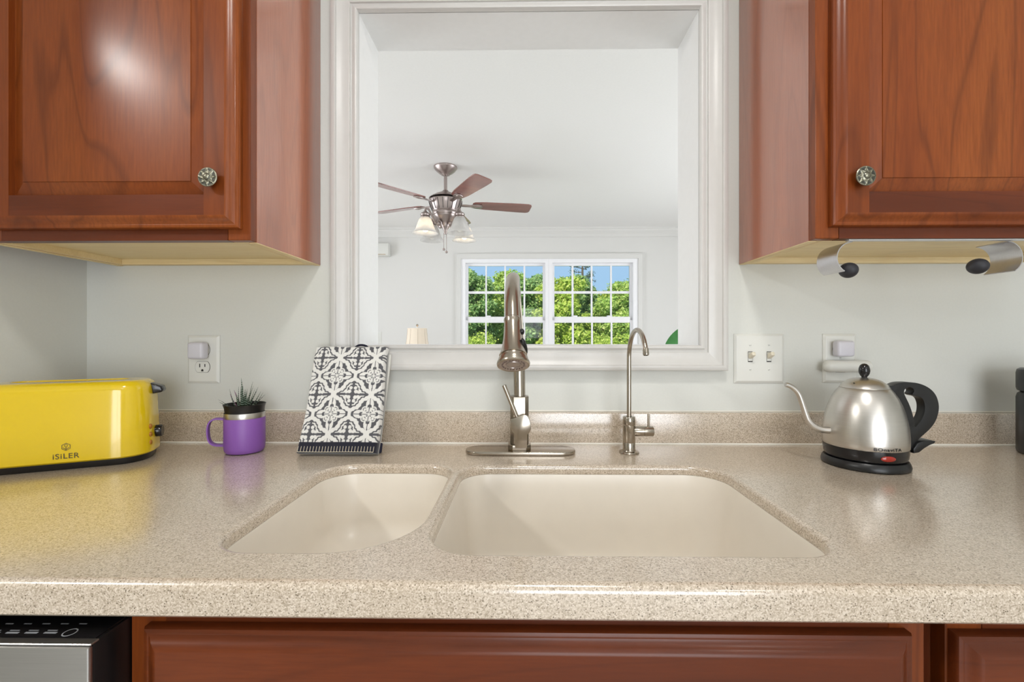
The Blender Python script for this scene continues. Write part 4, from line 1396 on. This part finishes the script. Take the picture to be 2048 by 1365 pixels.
# right socket with two things plugged in
a, b = P(1646, 766, -.003), P(1712, 668, -.003)
s2 = thing('socket_plate', 'white socket plate on the wall behind the kettle', 'outlet', ((a.x + b.x) / 2, -.002, (a.z + b.z) / 2))
plate_box(a.x, b.x, a.z, b.z, s2)
sxc, szc = (a.x + b.x) / 2, (a.z + b.z) / 2
receptacle(sxc, szc + .0215, s2); receptacle(sxc, szc - .0190, s2); screw(sxc, szc + .0012, s2, .002)
pc = P(1694, 698, -.032)
pg2 = thing('plug_in_freshener', 'small square white plug-in device in the socket behind the kettle', 'plug-in', (sxc, -.0068, pc.z))
MB().box(pc.x - .0195, pc.x + .0195, -.0325, -.0095, pc.z - .0180, pc.z + .0180, .0060, 3).build('housing', 'plug', pg2, True, world=True)
MB().box(sxc - .013, sxc + .013, -.0094, -.0069, pc.z - .013, pc.z + .013, .001, 1).build('plug_collar', 'toggle', pg2, True, world=True)
e0, e1 = P(1648, 733, -.024), P(1738, 733, -.024)
ad = thing('plug_in_lamp', 'rounded translucent white plug-in night light lying level behind the kettle lid', 'night light', (sxc, -.0068, e0.z))
ln = e1.x - e0.x
prof_ = [(0, 0), (.006, .0012), (.0105, .0045), (.0132, .0100), (.0136, .016), (.0136, ln - .004), (.0125, ln), (0, ln)]
MB().lathe(prof_, 28, to_axis((e0.x, -.0225, e0.z), (1, 0, 0))).build('lamp_cover', 'plate', ad, True, world=True)
MB().box(sxc - .011, sxc + .011, -.0125, -.0069, e0.z - .011, e0.z + .011, .001, 1).build('plug_collar', 'plate', ad, True, world=True)

# ------------------------------------------------------------------ ceiling fan in the living room
FD = 3.43
fc = P(891, 333, CAM[1] + FD)
fan = thing('ceiling_fan', 'five-blade brushed nickel ceiling fan with four bell glass lamps', 'ceiling fan', (fc.x, CAM[1] + FD, CEIL))
H = CAM[2] - CEIL           # eye level in fan coordinates
MB().lathe([(.088, 0), (.089, -.006), (.085, -.014), (.073, -.030), (.054, -.046), (.038, -.056), (.032, -.062), (0, -.062)], 36).build('canopy', 'fan_metal', fan, angle=40)
MB().lathe([(.018, -.061), (.018, -.068), (.0125, -.072), (.0125, -.190)], 20).build('down_rod', 'fan_metal', fan, angle=40)
MB().lathe([(.0, -.178), (.020, -.178), (.024, -.186), (.045, -.196), (.080, -.212), (.112, -.232), (.124, -.242), (.118, -.244), (0, -.244)], 40).build('motor_cap', 'fan_metal', fan, angle=40)
MB().lathe([(.10, -.2435), (.112, -.250), (.10, -.256)], 36).build('vent_gap', 'fan_dark', fan)
hs = MB().lathe([(.122, -.254), (.126, -.258), (.125, -.268), (.117, -.290), (.107, -.315), (.099, -.334), (.094, -.342), (0, -.343)], 20)
ho = hs.build('motor_housing', 'fan_metal', fan, angle=20)
for k in range(20):
    an = 2 * PI * (k) / 20
    rib = MB().tube([(.1262 * math.cos(an), .1262 * math.sin(an), -.262), (.118 * math.cos(an), .118 * math.sin(an), -.290), (.100 * math.cos(an), .100 * math.sin(an), -.334)], .0022, 6)
    rib.build('housing_rib', 'fan_dark', ho)
MB().lathe([(.0, -.340), (.094, -.340), (.099, -.346), (.100, -.356), (.096, -.366), (.091, -.368), (.090, -.374), (.080, -.390), (.062, -.406), (.044, -.416), (.036, -.424), (.034, -.440), (.028, -.456), (.018, -.470), (.012, -.490), (.013, -.500), (.009, -.508), (0, -.510)], 36).build('switch_housing', 'fan_metal', fan, angle=40)
ZBL = 1.004 + H
for k, ang in enumerate((13, 85, 157, 229, 301)):
    A = Matrix.Rotation(R(ang), 4, 'Z') @ Matrix.Translation((0, 0, ZBL))
    tilt = Matrix.Rotation(R(-11), 4, 'X')
    pts = [(.205, -.030), (.222, -.046), (.30, -.057), (.56, -.068), (.632, -.068), (.652, -.060), (.660, -.040), (.660, .040), (.652, .060), (.632, .068), (.56, .068), (.30, .057), (.222, .046), (.205, .030)]
    MB().prism(pts, .001, .008, A @ tilt, bevel=.0015, seg=1).build('blade', 'blade', fan, angle=40)
    br = MB()
    br.prism([(.10, -.012), (.15, -.016), (.19, -.014), (.215, -.028), (.245, -.034), (.272, -.026), (.284, 0), (.272, .026), (.245, .034), (.215, .028), (.19, .014), (.15, .016), (.10, .012)], -.0085, .0005, A @ tilt, bevel=.0025)
    br.sphere((.245, 0, -.008), .026, .018, .006, Mx=A @ tilt)
    br.build('blade_bracket', 'fan_metal', fan, angle=40)
for k, ang in enumerate((225, 315, 45, 135)):
    A = Matrix.Rotation(R(ang), 4, 'Z')
    ra = .178
    ar = MB().tube(smoothpath([(.050, 0, -.432), (.075, 0, -.440), (.100, 0, -.425), (.125, 0, -.385), (.148, 0, -.350), (.166, 0, -.346), (.176, 0, -.356), (ra, 0, -.372)]), .0075, 10, Mx=A)
    ar.sphere((.062, 0, -.436), .020, .016, .018, Mx=A)
    ao = ar.build('lamp_arm', 'fan_metal', fan, angle=60)
    T = A @ Matrix.Translation((ra, 0, 0))
    MB().lathe([(0, -.366), (.010, -.366), (.014, -.374), (.030, -.382), (.036, -.392), (.034, -.402), (.028, -.406), (.036, -.412), (.034, -.424), (0, -.424)], 24, T).build('socket_cap', 'fan_metal', fan, angle=40)
    MB().lathe([(.030, -.412), (.036, -.416), (.044, -.428), (.053, -.450), (.061, -.474), (.070, -.498), (.080, -.514), (.090, -.524), (.0935, -.530), (.0905, -.530), (.078, -.517), (.067, -.498), (.058, -.474), (.050, -.450), (.041, -.428), (.030, -.418)], 36, T).build('glass_shade', 'alabaster', fan, angle=50)
    MB().sphere((0, 0, -.486), .026, .026, .034, Mx=T).build('bulb', 'bulb' if k in (0, 2) else 'bulb_off', fan)
for dx, l in ((-.012, .115), (.008, .135)):
    ch = MB().tube([(dx, -.004, -.500), (dx, -.004, -.500 - l)], .0022, 6)
    co = ch.build('pull_chain', 'fan_metal', fan)
    MB().sphere((dx, -.004, -.508 - l), .011, .011, .009, n=12, m=8).build('pull_fob', 'fan_metal', co)

# ------------------------------------------------------------------ lamp on its side table
LY = 3.70
lc = P(834.5, 660, LY)
TBZ = .62
tb_ = thing('side_table', 'small dark wooden side table under the cream table lamp', 'table', (lc.x, LY, 0))
MB().lathe([(0, TBZ - .028), (.24, TBZ - .028), (.25, TBZ - .022), (.25, TBZ - .006), (.244, TBZ), (0, TBZ)], 40).build('tabletop', 'table', tb_, angle=40)
for k in range(3):
    an = 2 * PI * k / 3 + .4
    MB().tube([(.13 * math.cos(an), .13 * math.sin(an), TBZ - .027), (.20 * math.cos(an), .20 * math.sin(an), .001)], [.018, .012], 12).build('leg', 'table', tb_)
la = thing('table_lamp', 'table lamp with cream bell-shaped fabric shade beside the window', 'lamp', (lc.x, LY, TBZ))
zt_ = P(834, 657.5, LY).z - TBZ
MB().lathe([(0, 0.0005), (.075, .0005), (.078, .008), (.060, .020), (.028, .032), (.022, .05), (.050, .10), (.062, .15), (.050, .20), (.024, .235), (.014, .25), (.012, .31), (.0, .31)], 36).build('lamp_base', 'pot', la, angle=50)
MB().tube([(0, 0, .30), (0, 0, zt_ + .02)], .004, 8).build('harp_rod', 'nickel', la)
MB().sphere((0, 0, zt_ + .034), .013, .013, .014).build('finial', 'nickel', la)
shp = [(.098, zt_), (.1015, zt_ - .05), (.106, zt_ - .10), (.113, zt_ - .15), (.123, zt_ - .20), (.136, zt_ - .245)]
sh = MB().lathe(shp + [(r - .002, z) for r, z in reversed(shp)], 48).build('shade', 'shade', la, angle=50)
for k in range(8):
    an = 2 * PI * k / 8 + .28
    MB().tube([(r * math.cos(an) * 1.004, r * math.sin(an) * 1.004, z) for r, z in shp], .0016, 5).build('shade_seam', 'seam', sh)
MB().lathe([(.0975, zt_ + .003), (.1005, zt_ + .003), (.1008, zt_ - .006), (.0975, zt_ - .006)], 48).build('top_trim', 'shade', sh)
MB().sphere((0, 0, zt_ - .13), .028, .028, .036).build('bulb', 'bulb', la)

# ------------------------------------------------------------------ unit high on the far wall, switch below it
a, b = P(776, 511, LY1 - .11), P(782, 491, LY1)
un = thing('wall_unit', 'white box-shaped unit fixed high on the far wall near the crown moulding', 'wall unit', (b.x - .35, LY1 - .06, a.z))
MB().box(b.x - .72, b.x, LY1 - .115, LY1 - .001, a.z, b.z + .003, .006, 2).build('casing', 'plate', un, True, world=True)
MB().box(b.x - .70, b.x - .03, LY1 - .1165, LY1 - .112, a.z + .006, a.z + .016).build('shadow_strip', 'seam', un, False, world=True)  # shadow line at the unit's lower edge, painted as a darker strip
a, b = P(748, 687, LY1), P(763, 664, LY1)
s3 = thing('switch_plate', 'white switch plate on the far wall beyond the jamb', 'light switch', ((a.x + b.x) / 2, LY1 - .002, (a.z + b.z) / 2))
MB().box(a.x, b.x, LY1 - .0065, LY1 - .0003, a.z, b.z, .002, 2).build('plate', 'plate', s3, True, world=True)
MB().box((a.x + b.x) / 2 - .005, (a.x + b.x) / 2 + .005, LY1 - .016, LY1 - .0064, (a.z + b.z) / 2 - .006, (a.z + b.z) / 2 + .012, .002, 2).build('toggle', 'toggle', s3, True, world=True)

# ------------------------------------------------------------------ potted plant whose leaf shows past the right jamb
pYc = 1.25
lp_ = P(1328, 712, pYc)
pp = thing('potted_plant', 'broad-leaved green house plant in a pale pot behind the right jamb', 'plant', (lp_.x, pYc, 0))
MB().lathe([(0, .001), (.13, .001), (.135, .01), (.165, .30), (.175, .31), (.175, .335), (.165, .335), (.155, .31), (.15, .28)], 36).build('pot', 'pot', pp, angle=40)
MB().lathe([(0, .292), (.151, .288)], 30).build('soil', 'soil', pp)
MB().tube([(0, 0, .28), (.01, .005, .6), (-.01, .0, .85), (.0, 0, lp_.z)], [.013, .011, .009, .006], 10).build('stem', 'bark', pp)
def broad_leaf(base, az, el, ln, wd, roll=0.0):
    n_ = 12
    vs, fs = [], []
    for i in range(n_ + 1):
        t = i / n_
        w_ = wd * math.sin(PI * min(1, t * .93 + .035)) ** .8 * (1 - .35 * t)
        zb = -.35 * ln * (t ** 2) * .4
        for s in (-1, -.5, 0, .5, 1):
            vs.append((t * ln, s * w_, zb + .18 * w_ * s * s))
    for i in range(n_):
        for j in range(4):
            a_ = i * 5 + j
            fs.append((a_, a_ + 1, a_ + 6, a_ + 5))
    m = MB().add(vs, fs, Matrix.Translation(base) @ Matrix.Rotation(az, 4, 'Z') @ Matrix.Rotation(-el, 4, 'Y') @ Matrix.Rotation(roll, 4, 'X'))
    m.tube([Vector(base) * .98, base], .004, 6)
    return m.build('leaf', 'rubber_leaf', pp, True)
rn = random.Random(11)
for k in range(11):
    t = k / 10
    broad_leaf((0, 0, .48 + .36 * t), k * 2.4 + .5, .25 + .45 * t, rn.uniform(.17, .22), rn.uniform(.045, .06))
tipw = P(1392, 648, pYc)
bs = Vector((0, 0, lp_.z))
d_ = tipw - lp_
broad_leaf(tuple(bs), .12, math.atan2(d_.z, d_.x) + .12, d_.length, .050, R(-72))

# ------------------------------------------------------------------ outside: lawn and trees
GZ = -.6
g = MB()
gs = [(x, y) for y in np.linspace(LY1 + .2, 90, 12) for x in np.linspace(-60, 60, 12)]
g.add([(x, y, GZ + .0) for x, y in gs], [(j * 12 + i, j * 12 + i + 1, (j + 1) * 12 + i + 1, (j + 1) * 12 + i) for j in range(11) for i in range(11)])
struct('ground', g, 'grass')

def leaf_mesh(name, blobs, n, size, seed, mat):
    rg = np.random.default_rng(seed)
    w = np.array([b[3] * b[4] * b[5] for b in blobs]) ** .75
    w = w / w.sum()
    idx = rg.choice(len(blobs), n, p=w)
    B = np.array(blobs)[idx]
    d = rg.normal(size=(n, 3)); d /= np.linalg.norm(d, axis=1)[:, None]
    rad = rg.uniform(.55, 1.0, n) ** .6
    c = B[:, :3] + d * B[:, 3:6] * rad[:, None] + rg.normal(scale=.06, size=(n, 3))
    nrm = d * .6 + rg.normal(size=(n, 3)) * .7 + np.array([0, -.2, .5])
    nrm /= np.linalg.norm(nrm, axis=1)[:, None]
    u = np.cross(nrm, rg.normal(size=(n, 3))); u /= np.linalg.norm(u, axis=1)[:, None]
    v = np.cross(nrm, u)
    s = (size * rg.uniform(.6, 1.3, n))[:, None]
    q = np.stack([c - u * s, c - v * s * .55, c + u * s, c + v * s * .55], 1).reshape(-1, 3)
    me = bpy.data.meshes.new(name)
    me.vertices.add(len(q)); me.vertices.foreach_set('co', q.ravel())
    me.loops.add(len(q)); me.loops.foreach_set('vertex_index', np.arange(len(q)))
    me.polygons.add(n)
    me.polygons.foreach_set('loop_start', np.arange(0, len(q), 4))
    me.polygons.foreach_set('loop_total', np.full(n, 4))
    me.update(calc_edges=True)
    me.materials.append(M[mat])
    return me

def tree_proto(seed, mat, n, hgt, wid):
    rg = random.Random(seed)
    blobs = []
    for k in range(30):
        h_ = .06 + .88 * (k + rg.random()) / 30
        sp = wid * (.35 + .65 * math.sin(PI * min(1, h_ * .8 + .12)))
        a_ = rg.uniform(0, 2 * PI); r_ = sp * math.sqrt(rg.uniform(0, 1)) * .75
        s_ = rg.uniform(.55, 1.0) * wid * .42
        blobs.append((r_ * math.cos(a_), r_ * math.sin(a_), h_ * hgt, s_, s_, s_ * .8))
    lm = leaf_mesh('foliage', blobs, n, .10, seed, mat)
    tr = MB()
    tr.tube([(0, 0, 0), (.05, 0, hgt * .3), (-.03, .04, hgt * .6), (.02, 0, hgt * .88)], [.14, .11, .07, .03], 8)
    for b in blobs[:9]:
        z0_ = max(.2, b[2] * .6)
        tr.tube([(0, 0, z0_), (b[0] * .5, b[1] * .5, (z0_ + b[2]) / 2 + .05), (b[0], b[1], b[2])], [.05, .035, .015], 6)
    t = thing('tree', '', '', (0, 0, 0))
    tr.build('trunk', 'bark', t)
    fo = bpy.data.objects.new('foliage', lm); COL.objects.link(fo); fo.parent = t
    fo['kind'] = 'stuff'
    return t
TREES = [(-4.3, 25, 5.3, 0), (-2.6, 23, 5.0, 1), (-1.1, 26, 5.5, 0), (0.6, 24, 4.9, 1), (2.0, 22.5, 4.7, 2), (3.3, 25, 5.0, 1), (4.9, 23.5, 4.6, 0), (6.2, 24.5, 4.7, 1), (7.8, 25, 5.2, 0),
         (-6.2, 24, 5.4, 1), (-8.4, 25, 5.6, 0), (9.8, 24, 5.6, 1), (-3.4, 30, 6.1, 1), (-.2, 31, 5.5, 2), (2.7, 30, 5.3, 0), (5.6, 31, 4.9, 2), (8.4, 32, 5.8, 1), (12.2, 25, 5.6, 0), (-11, 25, 5.6, 1)]
PROTO = [tree_proto(21, 'leaf_a', 17000, 5.4, 1.75), tree_proto(33, 'leaf_b', 17000, 5.4, 1.7), tree_proto(47, 'leaf_c', 17000, 5.4, 1.8)]
used = [False] * 3
KIND = ['leafy light green tree in the row beyond the window', 'leafy mid green tree in the row beyond the window', 'leafy yellow-green tree in the row beyond the window']
for k, (x, d, h_, ty) in enumerate(TREES):
    t = PROTO[ty] if not used[ty] else copy_tree(PROTO[ty])
    used[ty] = True
    t.location = (x, d + CAM[1], GZ)
    s_ = h_ / 5.4
    t.scale = (s_ * 1.05, s_ * 1.05, s_)
    t.rotation_euler = (0, 0, k * 1.7)
    tag(t, KIND[ty], 'tree', 'trees beyond the window')
# low bright shrubs in front of the trees
sh_used = None
for k, (x, d, h_) in enumerate([(5.35, 18.5, 2.25), (3.9, 19.5, 2.0), (6.4, 19, 2.4), (-2.2, 20, 2.1)]):
    if sh_used is None:
        rg = random.Random(5)
        bl = [(rg.uniform(-.6, .6), rg.uniform(-.5, .5), rg.uniform(.4, 1.7), .5, .5, .4) for _ in range(12)]
        t = thing('shrub', 'low bright yellow-green shrub in front of the trees', 'shrub', (0, 0, 0), 0, 'shrubs in front of the trees')
        MB().tube([(0, 0, 0), (.03, 0, .6), (0, .02, 1.3)], [.05, .04, .02], 6).build('stem', 'bark', t)
        fo = bpy.data.objects.new('foliage', leaf_mesh('foliage', bl, 4500, .06, 5, 'leaf_c')); COL.objects.link(fo); fo.parent = t; fo['kind'] = 'stuff'
        sh_used = t
    else:
        t = copy_tree(sh_used)
    t.location = (x, d + CAM[1], GZ); t.scale = (1, 1, h_ / 2.1); t.rotation_euler = (0, 0, k * 2.1)
# tall thin pine behind the others
pd = 44.0
pb = P(1166, 560, CAM[1] + pd)
pn = thing('pine_tree', 'tall sparse dark pine rising above the treetops', 'tree', (pb.x, CAM[1] + pd, GZ))
rg = random.Random(9)
ph_ = 11.5
MB().tube([(0, 0, 0), (.05, 0, 4), (-.05, .05, 8), (0, 0, ph_)], [.22, .17, .10, .03], 8).build('trunk', 'bark', pn)
br = MB(); nb_ = []
for k in range(26):
    z_ = 4.5 + 6.6 * k / 26 + rg.uniform(-.2, .2); a_ = rg.uniform(0, 2 * PI); l_ = rg.uniform(.7, 1.9) * (1.15 - (z_ - 4.5) / 9)
    tip = (l_ * math.cos(a_), l_ * math.sin(a_), z_ + rg.uniform(.1, .5))
    br.tube([(0, 0, z_), (tip[0] * .5, tip[1] * .5, z_ + .05), tip], [.05, .035, .015], 6)
    nb_.append((tip[0], tip[1], tip[2], .38, .38, .16)); nb_.append((tip[0] * .65, tip[1] * .65, z_ + .15, .28, .28, .12))
br.build('branches', 'bark', pn)
fo = bpy.data.objects.new('foliage', leaf_mesh('foliage', nb_, 1800, .085, 77, 'needle')); COL.objects.link(fo); fo.parent = pn; fo['kind'] = 'stuff'
